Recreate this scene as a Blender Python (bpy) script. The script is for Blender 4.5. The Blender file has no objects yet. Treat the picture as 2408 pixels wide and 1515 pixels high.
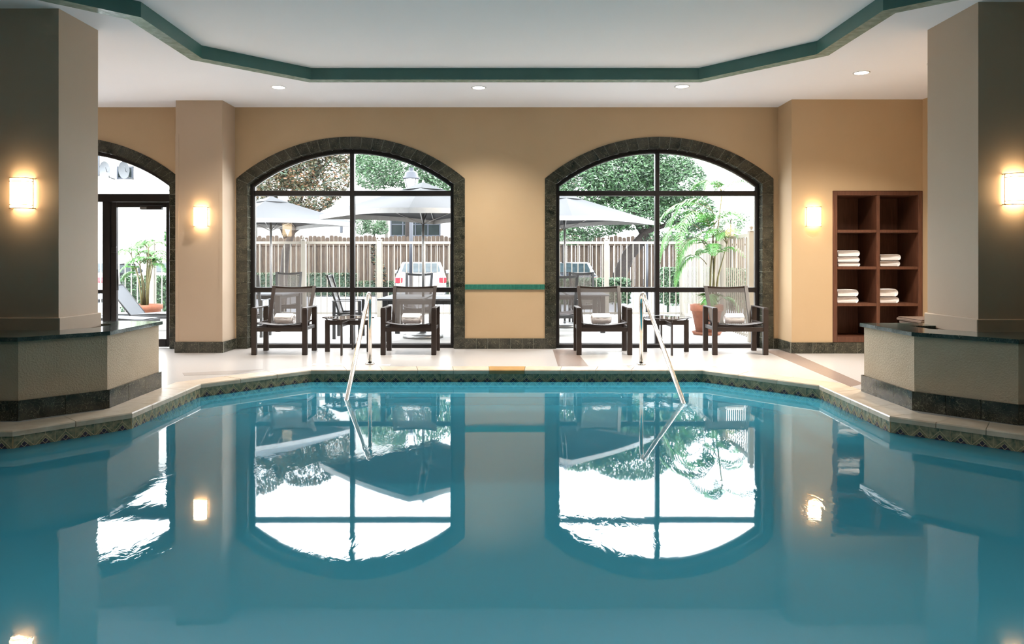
import bpy, math, random
from mathutils import Vector, Matrix
random.seed(7)
R = math.radians
C = bpy.context.scene.collection
sc = bpy.context.scene

# ------------------------------------------------------------------ camera, world, exposure
FPX, HZ, CZ = 1750.0, 612.0, 1.32          # focal length in px, horizon row, camera height above the deck
cam_d = bpy.data.cameras.new('camera'); cam = bpy.data.objects.new('camera', cam_d); C.objects.link(cam)
cam.location = (0, 0, CZ); cam.rotation_euler = (R(90), 0, 0)
cam_d.sensor_width = 36.0; cam_d.lens = FPX * 36.0 / 2408.0
cam_d.shift_y = -(757.5 - HZ) / 2408.0
cam_d.clip_start = 0.05; cam_d.clip_end = 400
sc.camera = cam
sc.view_settings.view_transform = 'Standard'; sc.view_settings.look = 'None'
sc.view_settings.gamma = 1.0; sc.view_settings.use_curve_mapping = False
sc.view_settings.exposure = 1.55
w = bpy.data.worlds.new('sky'); sc.world = w; w.use_nodes = True
bg = w.node_tree.nodes['Background']; bg.inputs[0].default_value = (0.92, 0.96, 1.0, 1); bg.inputs[1].default_value = 5.3
cy = sc.cycles
cy.use_denoising = True; cy.max_bounces = 10; cy.diffuse_bounces = 5; cy.glossy_bounces = 4
cy.transparent_max_bounces = 16; cy.sample_clamp_indirect = 6.0; cy.caustics_reflective = False; cy.caustics_refractive = False

DOWN_W = 135.0

# ------------------------------------------------------------------ node helpers / materials
def new_mat(name):
    m = bpy.data.materials.new(name); m.use_nodes = True
    nt = m.node_tree
    return m, nt, nt.nodes['Principled BSDF'], nt.nodes['Material Output']
def nd(nt, t, **kw):
    n = nt.nodes.new(t)
    for k, v in kw.items():
        if hasattr(n, k) and not k[0].isupper(): setattr(n, k, v)
        else: n.inputs[k.replace('_', ' ')].default_value = v
    return n
def ramp(nt, fac, stops):
    r = nt.nodes.new('ShaderNodeValToRGB'); nt.links.new(fac, r.inputs[0])
    el = r.color_ramp.elements
    while len(el) < len(stops): el.new(0.5)
    for e, (p, c) in zip(el, stops): e.position = p; e.color = (*c, 1)
    return r.outputs[0]
def coords(nt, rnd=0.0):
    g = nt.nodes.new('ShaderNodeNewGeometry')
    if not rnd: return g.outputs['Position']
    oi = nt.nodes.new('ShaderNodeObjectInfo')
    mu = nt.nodes.new('ShaderNodeMath'); mu.operation = 'MULTIPLY'; mu.inputs[1].default_value = rnd
    nt.links.new(oi.outputs['Random'], mu.inputs[0])
    ad = nt.nodes.new('ShaderNodeVectorMath'); ad.operation = 'ADD'
    nt.links.new(g.outputs['Position'], ad.inputs[0]); nt.links.new(mu.outputs[0], ad.inputs[1])
    return ad.outputs[0]
def mat(name, c1, c2=None, scale=8.0, rough=0.6, metal=0.0, bump=0.0, bscale=60.0, rnd=0.0, stretch=None, spec=0.5, detail=4.0):
    m, nt, b, _ = new_mat(name)
    c2 = c2 or tuple(x * 0.88 for x in c1)
    co = coords(nt, rnd)
    if stretch:
        mp = nd(nt, 'ShaderNodeMapping'); mp.inputs['Scale'].default_value = stretch
        nt.links.new(co, mp.inputs[0]); co2 = mp.outputs[0]
    else: co2 = co
    n = nd(nt, 'ShaderNodeTexNoise', Scale=scale, Detail=detail); nt.links.new(co2, n.inputs['Vector'])
    nt.links.new(ramp(nt, n.outputs[0], [(0.3, c2), (0.7, c1)]), b.inputs['Base Color'])
    b.inputs['Roughness'].default_value = rough; b.inputs['Metallic'].default_value = metal
    b.inputs['Specular IOR Level'].default_value = spec
    if bump:
        n2 = nd(nt, 'ShaderNodeTexNoise', Scale=bscale, Detail=3.0); nt.links.new(co2, n2.inputs['Vector'])
        bp = nd(nt, 'ShaderNodeBump', Strength=bump, Distance=0.01); nt.links.new(n2.outputs[0], bp.inputs['Height'])
        nt.links.new(bp.outputs[0], b.inputs['Normal'])
    return m
def marble(name, dark, mid, vein, rough=0.2, vs=19.0):
    m, nt, b, _ = new_mat(name)
    co = coords(nt, 40.0)
    n = nd(nt, 'ShaderNodeTexNoise', Scale=7.0, Detail=6.0); nt.links.new(co, n.inputs['Vector'])
    base = ramp(nt, n.outputs[0], [(0.3, dark), (0.68, mid)])
    dn = nd(nt, 'ShaderNodeTexNoise', Scale=5.0, Detail=4.0); nt.links.new(co, dn.inputs['Vector'])
    mx = nt.nodes.new('ShaderNodeVectorMath'); mx.operation = 'MULTIPLY_ADD'
    nt.links.new(dn.outputs['Color'], mx.inputs[0]); mx.inputs[1].default_value = (0.7, 0.7, 0.7); nt.links.new(co, mx.inputs[2])
    v = nd(nt, 'ShaderNodeTexVoronoi', feature='DISTANCE_TO_EDGE', Scale=vs); nt.links.new(mx.outputs[0], v.inputs['Vector'])
    vf = ramp(nt, v.outputs['Distance'], [(0.0, (0.8,)*3), (0.03, (0,)*3)])
    n3 = nd(nt, 'ShaderNodeTexNoise', Scale=11.0, Detail=2.0); nt.links.new(co, n3.inputs['Vector'])
    msk = ramp(nt, n3.outputs[0], [(0.35, (0.1,)*3), (0.54, (1,)*3)])
    mm = nd(nt, 'ShaderNodeMath', operation='MULTIPLY'); nt.links.new(vf, mm.inputs[0]); nt.links.new(msk, mm.inputs[1])
    mix = nt.nodes.new('ShaderNodeMix'); mix.data_type = 'RGBA'
    nt.links.new(mm.outputs[0], mix.inputs[0]); nt.links.new(base, mix.inputs[6]); mix.inputs[7].default_value = (*vein, 1)
    nt.links.new(mix.outputs[2], b.inputs['Base Color'])
    b.inputs['Roughness'].default_value = rough
    return m
def emit(name, col, s):
    m, nt, b, out = new_mat(name)
    b.inputs['Base Color'].default_value = (*col, 1)
    b.inputs['Emission Color'].default_value = (*col, 1); b.inputs['Emission Strength'].default_value = s
    return m

WALL_C, WALL_C2 = (0.56, 0.40, 0.24), (0.53, 0.375, 0.22)
M = {}
M['wall'] = mat('wall_paint', WALL_C, WALL_C2, 1.5, 0.55, bump=0.05, bscale=120)
M['darkwall'] = mat('low_bounce_wall', (0.16, 0.10, 0.06), rough=0.7)  # unseen wall, coloured dark to keep bounce off the pillar fronts
M['pillar'] = mat('pillar_paint', (0.53, 0.405, 0.295), (0.51, 0.385, 0.28), 1.5, 0.6, bump=0.05, bscale=120)
M['stucco'] = mat('stucco', (0.56, 0.43, 0.30), (0.52, 0.395, 0.27), 5, 0.75, bump=0.6, bscale=70)
M['ceil'] = mat('ceiling_paint', (0.90, 0.91, 0.96), (0.89, 0.90, 0.95), 1.0, 0.8)
M['ceil_in'] = mat('tray_paint', (0.87, 0.87, 0.89), (0.86, 0.86, 0.88), 1.0, 0.8)
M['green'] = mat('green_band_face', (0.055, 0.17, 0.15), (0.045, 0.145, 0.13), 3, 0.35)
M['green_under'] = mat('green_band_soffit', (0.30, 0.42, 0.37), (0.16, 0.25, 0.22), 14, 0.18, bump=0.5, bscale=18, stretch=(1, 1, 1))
M['marble'] = marble('dark_green_marble', (0.010, 0.013, 0.010), (0.062, 0.058, 0.042), (0.34, 0.32, 0.22))
M['slab'] = marble('ledge_marble', (0.02, 0.035, 0.03), (0.07, 0.10, 0.09), (0.35, 0.38, 0.30), rough=0.1)
M['grout'] = mat('grout', (0.30, 0.30, 0.24), rough=0.9)
M['bronze'] = mat('dark_bronze_metal', (0.022, 0.018, 0.018), rough=0.4, metal=0.3)
M['furn'] = mat('espresso_metal', (0.035, 0.021, 0.016), (0.028, 0.017, 0.013), 10, 0.38)
M['sling'] = None
M['steel'] = mat('stainless_steel', (0.72, 0.69, 0.65), (0.62, 0.58, 0.54), 20, 0.16, metal=1.0)
M['chrome'] = mat('lamp_metal', (0.45, 0.36, 0.26), rough=0.3, metal=1.0)
M['towel'] = mat('white_terry', (0.92, 0.88, 0.87), (0.88, 0.84, 0.83), 30, 0.95, bump=0.3, bscale=90)
M['wood'] = mat('walnut', (0.155, 0.062, 0.036), (0.095, 0.036, 0.02), 6, 0.42, stretch=(9, 9, 0.8))
M['travertine'] = mat('travertine', (0.70, 0.59, 0.47), (0.57, 0.44, 0.32), 9, 0.3, rnd=30, bump=0.15, bscale=40, detail=8)
M['travertine_gold'] = mat('golden_travertine', (0.50, 0.29, 0.10), (0.40, 0.21, 0.07), 9, 0.3, rnd=30)
M['pooltile'] = mat('green_glazed_tile', (0.46, 0.38, 0.23), (0.10, 0.13, 0.085), 26, 0.25, rnd=30, detail=6)
M['tile_line'] = mat('tile_cream_line', (0.66, 0.50, 0.29), rough=0.5)
M['tile_purple'] = mat('tile_purple_inlay', (0.10, 0.07, 0.10), (0.04, 0.035, 0.06), 40, 0.25, rnd=20)
M['plaster'] = mat('pool_plaster', (0.42, 0.72, 0.74), (0.38, 0.68, 0.71), 3, 0.8)
M['nosing'] = mat('blue_step_tile', (0.03, 0.05, 0.22), rough=0.4)
M['strip'] = mat('green_glass_mosaic', (0.05, 0.24, 0.17), (0.035, 0.18, 0.14), 30, 0.25)
M['white'] = mat('white_plastic', (0.85, 0.85, 0.85), rough=0.4)
M['whitemetal'] = mat('cream_fence_paint', (0.206, 0.190, 0.161), (0.190, 0.173, 0.144), 5, 0.5)
M['shade'] = emit('lit_opal_glass', (1.0, 0.74, 0.42), 7.5)
M['downlens'] = emit('lit_downlight_lens', (1.0, 0.95, 0.84), 5.0)
M['umbfab'] = mat('grey_canvas', (0.026, 0.028, 0.032), (0.024, 0.026, 0.029), 6, 0.9)
M['umbval'] = mat('white_canvas_valance', (0.360, 0.360, 0.360), rough=0.9)
M['alu'] = mat('brushed_aluminium', (0.300, 0.300, 0.300), rough=0.35, metal=0.8)
M['greyfurn'] = mat('patio_furniture_grey', (0.024, 0.025, 0.027), rough=0.45)
M['terra'] = mat('terracotta', (0.230, 0.080, 0.040), (0.179, 0.058, 0.029), 12, 0.8)
M['soil'] = mat('potting_soil', (0.04, 0.025, 0.015), rough=1.0)
M['board'] = mat('weathered_board', (0.056, 0.036, 0.022), (0.018, 0.011, 0.007), 5, 0.9, rnd=30, stretch=(6, 6, 0.7), detail=6)
M['bark'] = mat('bark', (0.020, 0.014, 0.011), (0.008, 0.006, 0.005), 20, 0.95, bump=0.5, bscale=30)
M['concrete'] = mat('patio_concrete', (0.380, 0.370, 0.351), (0.314, 0.304, 0.294), 3, 0.7)
M['asphalt'] = mat('driveway_asphalt', (0.119, 0.126, 0.140), (0.098, 0.101, 0.112), 4, 0.9)
M['render'] = mat('building_render', (0.42, 0.40, 0.37), rough=0.9)
M['brickstone'] = mat('building_stone', (0.42, 0.33, 0.27), (0.3, 0.22, 0.18), 10, 0.9)
M['winglass'] = mat('far_window_glass', (0.014, 0.020, 0.020), (0.008, 0.012, 0.012), 2, 0.25, spec=0.15)
M['winblue'] = mat('window_frame_bluegrey', (0.035, 0.042, 0.055), rough=0.5)
M['carwhite'] = mat('car_white_paint', (0.260, 0.265, 0.277), rough=0.15)
M['carblack'] = mat('car_black_paint', (0.012, 0.014, 0.02), rough=0.08)
M['carglass'] = mat('car_glass', (0.02, 0.03, 0.035), (0.012, 0.018, 0.02), 5, 0.25, spec=0.12)
M['taillight'] = mat('red_taillight', (0.45, 0.02, 0.03), rough=0.2)
M['tyre'] = mat('tyre_rubber', (0.015, 0.015, 0.015), rough=0.9)
M['postblue'] = mat('lamp_post_paint', (0.010, 0.013, 0.022), rough=0.5)
M['basket'] = mat('brown_slats', (0.11, 0.065, 0.04), (0.07, 0.04, 0.025), 10, 0.6)
M['black'] = mat('black_frame', (0.01, 0.01, 0.01), rough=0.4)
M['dish'] = mat('dish_grey', (0.07, 0.075, 0.08), rough=0.6)
M['leaf_dark'] = mat('leaf_dark', (0.026, 0.054, 0.026), (0.009, 0.022, 0.012), 2.0, 0.6, detail=6)
M['leaf_mid'] = mat('leaf_mid', (0.063, 0.135, 0.054), (0.027, 0.072, 0.027), 2.0, 0.6)
M['leaf_pale'] = mat('leaf_pale', (0.097, 0.149, 0.089), (0.053, 0.089, 0.053), 2.0, 0.6)
M['leaf_rust'] = mat('leaf_rust', (0.132, 0.060, 0.021), (0.060, 0.033, 0.012), 2.0, 0.6)
M['leaf_olive'] = mat('leaf_olive', (0.066, 0.060, 0.024), (0.030, 0.033, 0.015), 2.0, 0.5)
M['palm'] = mat('palm_green', (0.045, 0.19, 0.018), (0.025, 0.12, 0.012), 3.0, 0.5)
M['palmstem'] = mat('palm_stem', (0.110, 0.100, 0.030), (0.060, 0.045, 0.015), 8.0, 0.6)
M['lounger'] = mat('lounger_sling_grey', (0.067, 0.071, 0.080), rough=0.7)

# woven sling: partly see-through mesh cloth
def sling_mat():
    m, nt, b, out = new_mat('woven_sling')
    b.inputs['Base Color'].default_value = (0.10, 0.085, 0.08, 1); b.inputs['Roughness'].default_value = 0.6
    tr = nt.nodes.new('ShaderNodeBsdfTransparent'); mx = nt.nodes.new('ShaderNodeMixShader'); mx.inputs[0].default_value = 0.68
    nt.links.new(tr.outputs[0], mx.inputs[1]); nt.links.new(b.outputs[0], mx.inputs[2]); nt.links.new(mx.outputs[0], out.inputs[0])
    return m
M['sling'] = sling_mat()
def glass_mat(name='window_glass', tint=(0.97, 0.985, 0.98)):
    m, nt, b, out = new_mat(name)
    tr = nt.nodes.new('ShaderNodeBsdfTransparent'); tr.inputs[0].default_value = (*tint, 1)
    gl = nt.nodes.new('ShaderNodeBsdfGlossy'); gl.inputs['Roughness'].default_value = 0.0
    fr = nt.nodes.new('ShaderNodeFresnel'); fr.inputs[0].default_value = 1.5
    mx = nt.nodes.new('ShaderNodeMixShader')
    nt.links.new(fr.outputs[0], mx.inputs[0]); nt.links.new(tr.outputs[0], mx.inputs[1]); nt.links.new(gl.outputs[0], mx.inputs[2])
    nt.links.new(mx.outputs[0], out.inputs[0]); nt.nodes.remove(b)
    return m
M['glass'] = glass_mat()
M['tableglass'] = glass_mat('table_glass', (0.55, 0.57, 0.57))
def water_mat():
    m, nt, b, out = new_mat('pool_water'); nt.nodes.remove(b)
    co = coords(nt)
    mp = nd(nt, 'ShaderNodeMapping'); mp.inputs['Scale'].default_value = (1.0, 0.45, 1); mp.inputs['Rotation'].default_value = (0, 0, R(-25)); nt.links.new(co, mp.inputs[0])
    n1 = nd(nt, 'ShaderNodeTexNoise', Scale=1.2, Detail=1.0); nt.links.new(mp.outputs[0], n1.inputs['Vector'])
    n2 = nd(nt, 'ShaderNodeTexNoise', Scale=12.0, Detail=3.0, Distortion=0.9); nt.links.new(mp.outputs[0], n2.inputs['Vector'])
    nm = nd(nt, 'ShaderNodeTexNoise', Scale=0.7, Detail=1.0); nt.links.new(co, nm.inputs['Vector'])
    msk = ramp(nt, nm.outputs[0], [(0.50, (0.03,)*3), (0.66, (1,)*3)])
    mu = nd(nt, 'ShaderNodeMath', operation='MULTIPLY'); nt.links.new(n2.outputs[0], mu.inputs[0]); nt.links.new(msk, mu.inputs[1])
    b1 = nd(nt, 'ShaderNodeBump', Strength=0.022, Distance=0.02); nt.links.new(n1.outputs[0], b1.inputs['Height'])
    b2 = nd(nt, 'ShaderNodeBump', Strength=0.10, Distance=0.01); nt.links.new(mu.outputs[0], b2.inputs['Height']); nt.links.new(b1.outputs[0], b2.inputs['Normal'])
    fr = nd(nt, 'ShaderNodeFresnel', IOR=1.42); nt.links.new(b2.outputs[0], fr.inputs['Normal'])
    gl = nd(nt, 'ShaderNodeBsdfGlossy', Roughness=0.02); gl.inputs['Color'].default_value = (0.96, 0.98, 1, 1); nt.links.new(b2.outputs[0], gl.inputs['Normal'])
    tr = nt.nodes.new('ShaderNodeBsdfTransparent'); tr.inputs[0].default_value = (0.25, 0.72, 0.84, 1)
    df = nt.nodes.new('ShaderNodeBsdfDiffuse'); df.inputs[0].default_value = (0.08, 0.46, 0.64, 1)
    m1 = nt.nodes.new('ShaderNodeMixShader'); m1.inputs[0].default_value = 0.62
    tl = nt.nodes.new('ShaderNodeBsdfTranslucent'); tl.inputs[0].default_value = (0.08, 0.46, 0.64, 1)
    m0 = nt.nodes.new('ShaderNodeMixShader'); m0.inputs[0].default_value = 0.35
    nt.links.new(df.outputs[0], m0.inputs[1]); nt.links.new(tl.outputs[0], m0.inputs[2])
    nt.links.new(tr.outputs[0], m1.inputs[1]); nt.links.new(m0.outputs[0], m1.inputs[2])
    m2 = nt.nodes.new('ShaderNodeMixShader'); nt.links.new(fr.outputs[0], m2.inputs[0]); nt.links.new(m1.outputs[0], m2.inputs[1]); nt.links.new(gl.outputs[0], m2.inputs[2])
    nt.links.new(m2.outputs[0], out.inputs[0])
    return m
M['water'] = water_mat()
def floor_mat():
    m, nt, b, out = new_mat('deck_terrazzo')
    co = coords(nt)
    n = nd(nt, 'ShaderNodeTexNoise', Scale=180.0, Detail=2.0); nt.links.new(co, n.inputs['Vector'])
    c = ramp(nt, n.outputs[0], [(0.35, (0.48, 0.44, 0.415)), (0.65, (0.62, 0.585, 0.57))])
    nt.links.new(c, b.inputs['Base Color']); b.inputs['Roughness'].default_value = 0.22
    return m
M['floor'] = floor_mat()
M['floorband_pale'] = mat('pale_deck_band', (0.46, 0.42, 0.40), (0.40, 0.36, 0.34), 180, 0.22)
M['floorband'] = mat('deck_band', (0.36, 0.28, 0.24), (0.27, 0.20, 0.17), 180, 0.22)

# ------------------------------------------------------------------ mesh helper
class MB:
    def __init__(s): s.v = []; s.f = []; s.mi = []; s.sm = []
    def add(s, vs, fs, mi=0, sm=False):
        b = len(s.v); s.v += [tuple(p) for p in vs]
        for f in fs: s.f.append(tuple(b + i for i in f)); s.mi.append(mi); s.sm.append(sm)
        return s
    def box(s, x0, x1, y0, y1, z0, z1, mi=0, mtx=None):
        vs = [Vector(p) for p in ((x0,y0,z0),(x1,y0,z0),(x1,y1,z0),(x0,y1,z0),(x0,y0,z1),(x1,y0,z1),(x1,y1,z1),(x0,y1,z1))]
        if mtx: vs = [mtx @ p for p in vs]
        return s.add(vs, [(0,3,2,1),(4,5,6,7),(0,1,5,4),(1,2,6,5),(2,3,7,6),(3,0,4,7)], mi)
    def cbox(s, x0, x1, y0, y1, z0, z1, c=0.004, mi=0, mtx=None):     # box with chamfered edges
        vs = []; 
        for (a, b_, q) in ((x0, y0, z0),):
            pass
        X = (x0, x1); Y = (y0, y1); Z = (z0, z1)
        idx = {}
        for i in (0, 1):
            for j in (0, 1):
                for k in (0, 1):
                    sx, sy, sz = (1, -1)[i], (1, -1)[j], (1, -1)[k]
                    for ax in range(3):
                        p = [X[i] + sx*c, Y[j] + sy*c, Z[k] + sz*c]
                        p[ax] = (X[i], Y[j], Z[k])[ax]
                        idx[(i, j, k, ax)] = len(vs); vs.append(Vector(p))
        F = []
        for i in (0, 1):
            q = [idx[(i,0,0,0)], idx[(i,1,0,0)], idx[(i,1,1,0)], idx[(i,0,1,0)]]; F.append(q if i else q[::-1])
            q = [idx[(0,i,0,1)], idx[(1,i,0,1)], idx[(1,i,1,1)], idx[(0,i,1,1)]]; F.append(q[::-1] if i else q)
            q = [idx[(0,0,i,2)], idx[(1,0,i,2)], idx[(1,1,i,2)], idx[(0,1,i,2)]]; F.append(q if i else q[::-1])
        for i in (0, 1):
            for j in (0, 1):
                F.append([idx[(i,j,0,0)], idx[(i,j,1,0)], idx[(i,j,1,1)], idx[(i,j,0,1)]])
                F.append([idx[(i,0,j,0)], idx[(i,1,j,0)], idx[(i,1,j,2)], idx[(i,0,j,2)]])
                F.append([idx[(0,i,j,1)], idx[(1,i,j,1)], idx[(1,i,j,2)], idx[(0,i,j,2)]])
                for k in (0, 1): F.append([idx[(i,j,k,0)], idx[(i,j,k,1)], idx[(i,j,k,2)]])
        if mtx: vs = [mtx @ p for p in vs]
        return s.add(vs, F, mi)
    def prism(s, poly, z0, z1, mi=0, axis='z', mtx=None):
        n = len(poly)
        if axis == 'z': vs = [Vector((x, y, z0)) for x, y in poly] + [Vector((x, y, z1)) for x, y in poly]
        elif axis == 'y': vs = [Vector((x, z0, y)) for x, y in poly] + [Vector((x, z1, y)) for x, y in poly]
        else: vs = [Vector((z0, x, y)) for x, y in poly] + [Vector((z1, x, y)) for x, y in poly]
        if mtx: vs = [mtx @ p for p in vs]
        fs = [tuple(range(n)), tuple(range(2*n-1, n-1, -1))] + [(i, (i+1) % n, n+(i+1) % n, n+i) for i in range(n)]
        return s.add(vs, fs, mi)
    def tube(s, pts, r, n=10, mi=0, caps=True):
        pts = [Vector(p) for p in pts]; rr = r if hasattr(r, '__len__') else [r]*len(pts)
        vs = []; up = None
        for i, p in enumerate(pts):
            t = (pts[min(i+1, len(pts)-1)] - pts[max(i-1, 0)]).normalized()
            if up is None: up = Vector((0, 0, 1)) if abs(t.z) < 0.9 else Vector((1, 0, 0))
            a = t.cross(up).normalized(); b = a.cross(t).normalized(); up = b
            for k in range(n):
                th = 2*math.pi*k/n; vs.append(p + (a*math.cos(th) + b*math.sin(th))*rr[i])
        fs = []
        for i in range(len(pts)-1):
            for k in range(n): fs.append((i*n+k, i*n+(k+1) % n, (i+1)*n+(k+1) % n, (i+1)*n+k))
        s.add(vs, fs, mi, True)
        if caps:
            b = len(s.v) - len(vs)
            s.f.append(tuple(b+k for k in range(n))[::-1]); s.mi.append(mi); s.sm.append(False)
            s.f.append(tuple(b+(len(pts)-1)*n+k for k in range(n))); s.mi.append(mi); s.sm.append(False)
        return s
    def lathe(s, prof, n=24, c=(0, 0, 0), mi=0, sm=True):
        vs = []
        for r, z in prof:
            for k in range(n):
                th = 2*math.pi*k/n; vs.append((c[0]+r*math.cos(th), c[1]+r*math.sin(th), c[2]+z))
        fs = [(i*n+k, i*n+(k+1) % n, (i+1)*n+(k+1) % n, (i+1)*n+k) for i in range(len(prof)-1) for k in range(n)]
        return s.add(vs, fs, mi, sm)
    def mesh(s, name, mats):
        me = bpy.data.meshes.new(name); me.from_pydata(s.v, [], s.f)
        for m in (mats if isinstance(mats, (list, tuple)) else [mats]): me.materials.append(m)
        me.polygons.foreach_set('material_index', s.mi); me.polygons.foreach_set('use_smooth', s.sm)
        me.update(); return me
    def build(s, name, mats, parent=None, loc=(0, 0, 0), rz=0):
        return link(name, s.mesh(name, mats), parent, loc, rz)
def link(name, me, parent=None, loc=(0, 0, 0), rz=0, rot=None):
    o = bpy.data.objects.new(name, me); C.objects.link(o); o.location = loc
    o.rotation_euler = rot if rot else (0, 0, rz)
    if parent: o.parent = parent
    return o
def tag(o, label, cat, group=None):
    o['label'] = label; o['category'] = cat
    if group: o['group'] = group
    return o
def struct(o, label=None):
    o['kind'] = 'structure'
    if label: o['label'] = label
    return o
def thing(name, label, cat, loc=(0, 0, 0), rz=0, group=None):
    return tag(link(name, None, None, loc, rz), label, cat, group)
def dup(root, loc, rz, label, group=None):
    r = root.copy(); C.objects.link(r); r.location = loc; r.rotation_euler = (0, 0, rz); r['label'] = label
    if group: r['group'] = group
    for ch in list(root.children):
        c = ch.copy(); C.objects.link(c); c.parent = r
        for g in list(ch.children):
            d = g.copy(); C.objects.link(d); d.parent = c
    return r
def X(px, Y): return (px - 1204.0) * Y / FPX
def Z(py, Y): return CZ + (HZ - py) * Y / FPX

# ------------------------------------------------------------------ plan data
CEIL, TRAY, WATER = 3.597, 3.73, -0.139
WY = 11.08                                       # inner face of the window wall
pool = [(-7.2, 5.75), (-3.86, 5.75), (-3.28, 6.43), (-3.32, 7.94), (-2.41, 8.93), (2.286, 8.93), (3.24, 7.85), (3.19, 6.29), (3.95, 5.56), (5.3, 5.56)]
def offset(line, d):                             # open polyline, positive d = away from the water (left-hand side of travel)
    out = []
    for i, p in enumerate(line):
        p = Vector(p); ns = []
        for a, b in ((i-1, i), (i, i+1)):
            if 0 <= a and b < len(line):
                t = (Vector(line[b]) - Vector(line[a])).normalized(); ns.append(Vector((-t.y, t.x)))
        n = sum(ns, Vector((0, 0))).normalized(); out.append(p + n * (d / max(0.3, n.dot(ns[0]))))
    return out
cop_out = offset(pool, 0.31)
tile_ln = offset(pool, 0.02)

# ------------------------------------------------------------------ shell
bk = [(x.x, x.y) for x in cop_out]
fl = [(-9, 11.42), (6, 11.42), (6, bk[-1][1])] + [(5.3, bk[-1][1])] + bk[::-1][1:] + [(-9, bk[0][1])]
floor = struct(MB().prism(fl, -0.12, 0.0).prism([(-9, bk[0][1]), (-7.2, bk[0][1]), (-7.2, -5), (-9, -5)], -0.12, 0)
    .prism([(5.3, bk[-1][1]), (6, bk[-1][1]), (6, -5), (5.3, -5)], -0.12, 0).prism([(-7.2, -3), (5.3, -3), (5.3, -5), (-7.2, -5)], -0.12, 0).build('floor', M['floor']))
# darker terrazzo bands set in the deck (flush inlays)
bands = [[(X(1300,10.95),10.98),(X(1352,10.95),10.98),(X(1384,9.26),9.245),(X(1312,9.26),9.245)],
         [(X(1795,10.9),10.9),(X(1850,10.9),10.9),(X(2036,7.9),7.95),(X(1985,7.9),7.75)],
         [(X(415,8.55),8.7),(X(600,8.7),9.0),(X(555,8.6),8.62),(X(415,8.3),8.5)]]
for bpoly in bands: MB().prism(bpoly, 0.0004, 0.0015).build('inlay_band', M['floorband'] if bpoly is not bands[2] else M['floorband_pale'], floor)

def arch(cx, hw=1.70, zs=2.535, rise=0.62, n=24, off=0.0):
    Rr = (hw*hw + rise*rise) / (2*rise); zc = zs + rise - Rr; a0 = math.asin(hw / Rr)
    return [(cx + (Rr+off)*math.sin(a0*t), zc + (Rr+off)*math.cos(a0*t)) for t in [-1 + 2*i/n for i in range(n+1)]], Rr, zc, a0
AC = [-6.63, -2.401, 2.189]
poly = [(-9.25, 0.0)]
for cx in AC:
    a, *_ = arch(cx)
    poly += [(cx-1.70, 0.0)] + a + [(cx+1.70, 0.0)]
poly += [(3.96, 0.0), (3.96, 3.9), (-9.25, 3.9)]
wall_back = struct(MB().prism(poly, WY, 11.38, axis='y').build('wall_back', M['wall']))
NY = 10.54
# niche wall with a recess for the cabinet
wn = MB().box(3.96, 4.54, NY, NY+0.25, 0, 3.9).box(5.82, 6.06, NY, NY+0.25, 0, 3.9).box(4.54, 5.82, NY, NY+0.25, 2.302, 3.9).box(4.54, 5.82, NY, NY+0.25, 0, 0.155)
wn.box(3.96, 4.1, NY+0.25, 11.38, 0, 3.9).box(4.1, 6.3, NY+0.62, NY+0.72, 0, 3.9)
struct(wn.build('wall_niche', M['wall']))
struct(MB().box(5.815, 6.06, -5.2, NY, 0, 3.9).build('wall_right', M['wall']))
struct(MB().box(-9.25, -9.0, -5.2, WY, 0, 3.9).build('wall_left', M['wall']))
struct(MB().box(-9.0, 5.815, -5.2, -5.0, 0, 3.9).build('wall_front', M['darkwall']))

# ceiling with tray
tr_in = [(-7.0, 6.2), (-4.1, 6.3), (-3.46, 6.94), (-3.48, 8.35), (-2.517, 9.33), (2.34, 9.33), (3.352, 8.18), (3.365, 6.75), (4.1, 6.1), (5.3, 6.0), (5.3, -2.5), (-7.0, -2.5)]
def closed_offset(lp, d):
    n = len(lp); out = []
    for i in range(n):
        a, b, c = Vector(lp[i-1]), Vector(lp[i]), Vector(lp[(i+1) % n])
        t1, t2 = (b-a).normalized(), (c-b).normalized()
        n1, n2 = Vector((-t1.y, t1.x)), Vector((-t2.y, t2.x)); nn = (n1+n2).normalized()
        out.append(b + nn*(d/max(0.3, nn.dot(n1))))
    return out
tr_out = closed_offset(tr_in, 0.15)
sh = MB()
# soffit = one flat ring built as bands between the opening and the room outline
oc = [(-9.2, 6.2), (-9.2, 11.3), (-5.0, 11.3), (-3.6, 11.3), (-2.5, 11.3), (2.3, 11.3), (3.4, 11.3), (6.0, 11.3), (6.0, 8.0), (6.0, 6.0), (6.0, -5.1), (-9.2, -5.1)]
L = len(oc)
zc0, zc1 = CEIL, CEIL+0.12
vs = [(*p, zc0) for p in oc] + [(p.x, p.y, zc0) for p in tr_out] + [(*p, zc1) for p in oc] + [(p.x, p.y, zc1) for p in tr_out]
fs = []
for i in range(L):
    j = (i+1) % L
    fs += [(i, j, L+j, L+i), (2*L+i, 3*L+i, 3*L+j, 2*L+j), (L+i, L+j, 3*L+j, 3*L+i)]
sh.add(vs, fs)
struct(sh.build('ceiling', M['ceil']))
struct(MB().box(-7.3, 5.6, -2.8, 9.6, TRAY, TRAY+0.05).build('ceiling_tray', M['ceil_in']))
tm = MB(); n = len(tr_in)
for i in range(n):
    j = (i+1) % n
    a, b, c, d = tr_in[i], tr_in[j], tuple(tr_out[j]), tuple(tr_out[i])
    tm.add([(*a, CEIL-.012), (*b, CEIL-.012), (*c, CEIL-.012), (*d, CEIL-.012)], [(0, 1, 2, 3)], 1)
    tm.add([(*a, CEIL-.012), (*b, CEIL-.012), (*b, TRAY), (*a, TRAY)], [(0, 1, 2, 3)], 0)
    tm.add([(*d, CEIL-.012), (*c, CEIL-.012), (*c, TRAY), (*d, TRAY)], [(0, 1, 2, 3)], 0)
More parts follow.
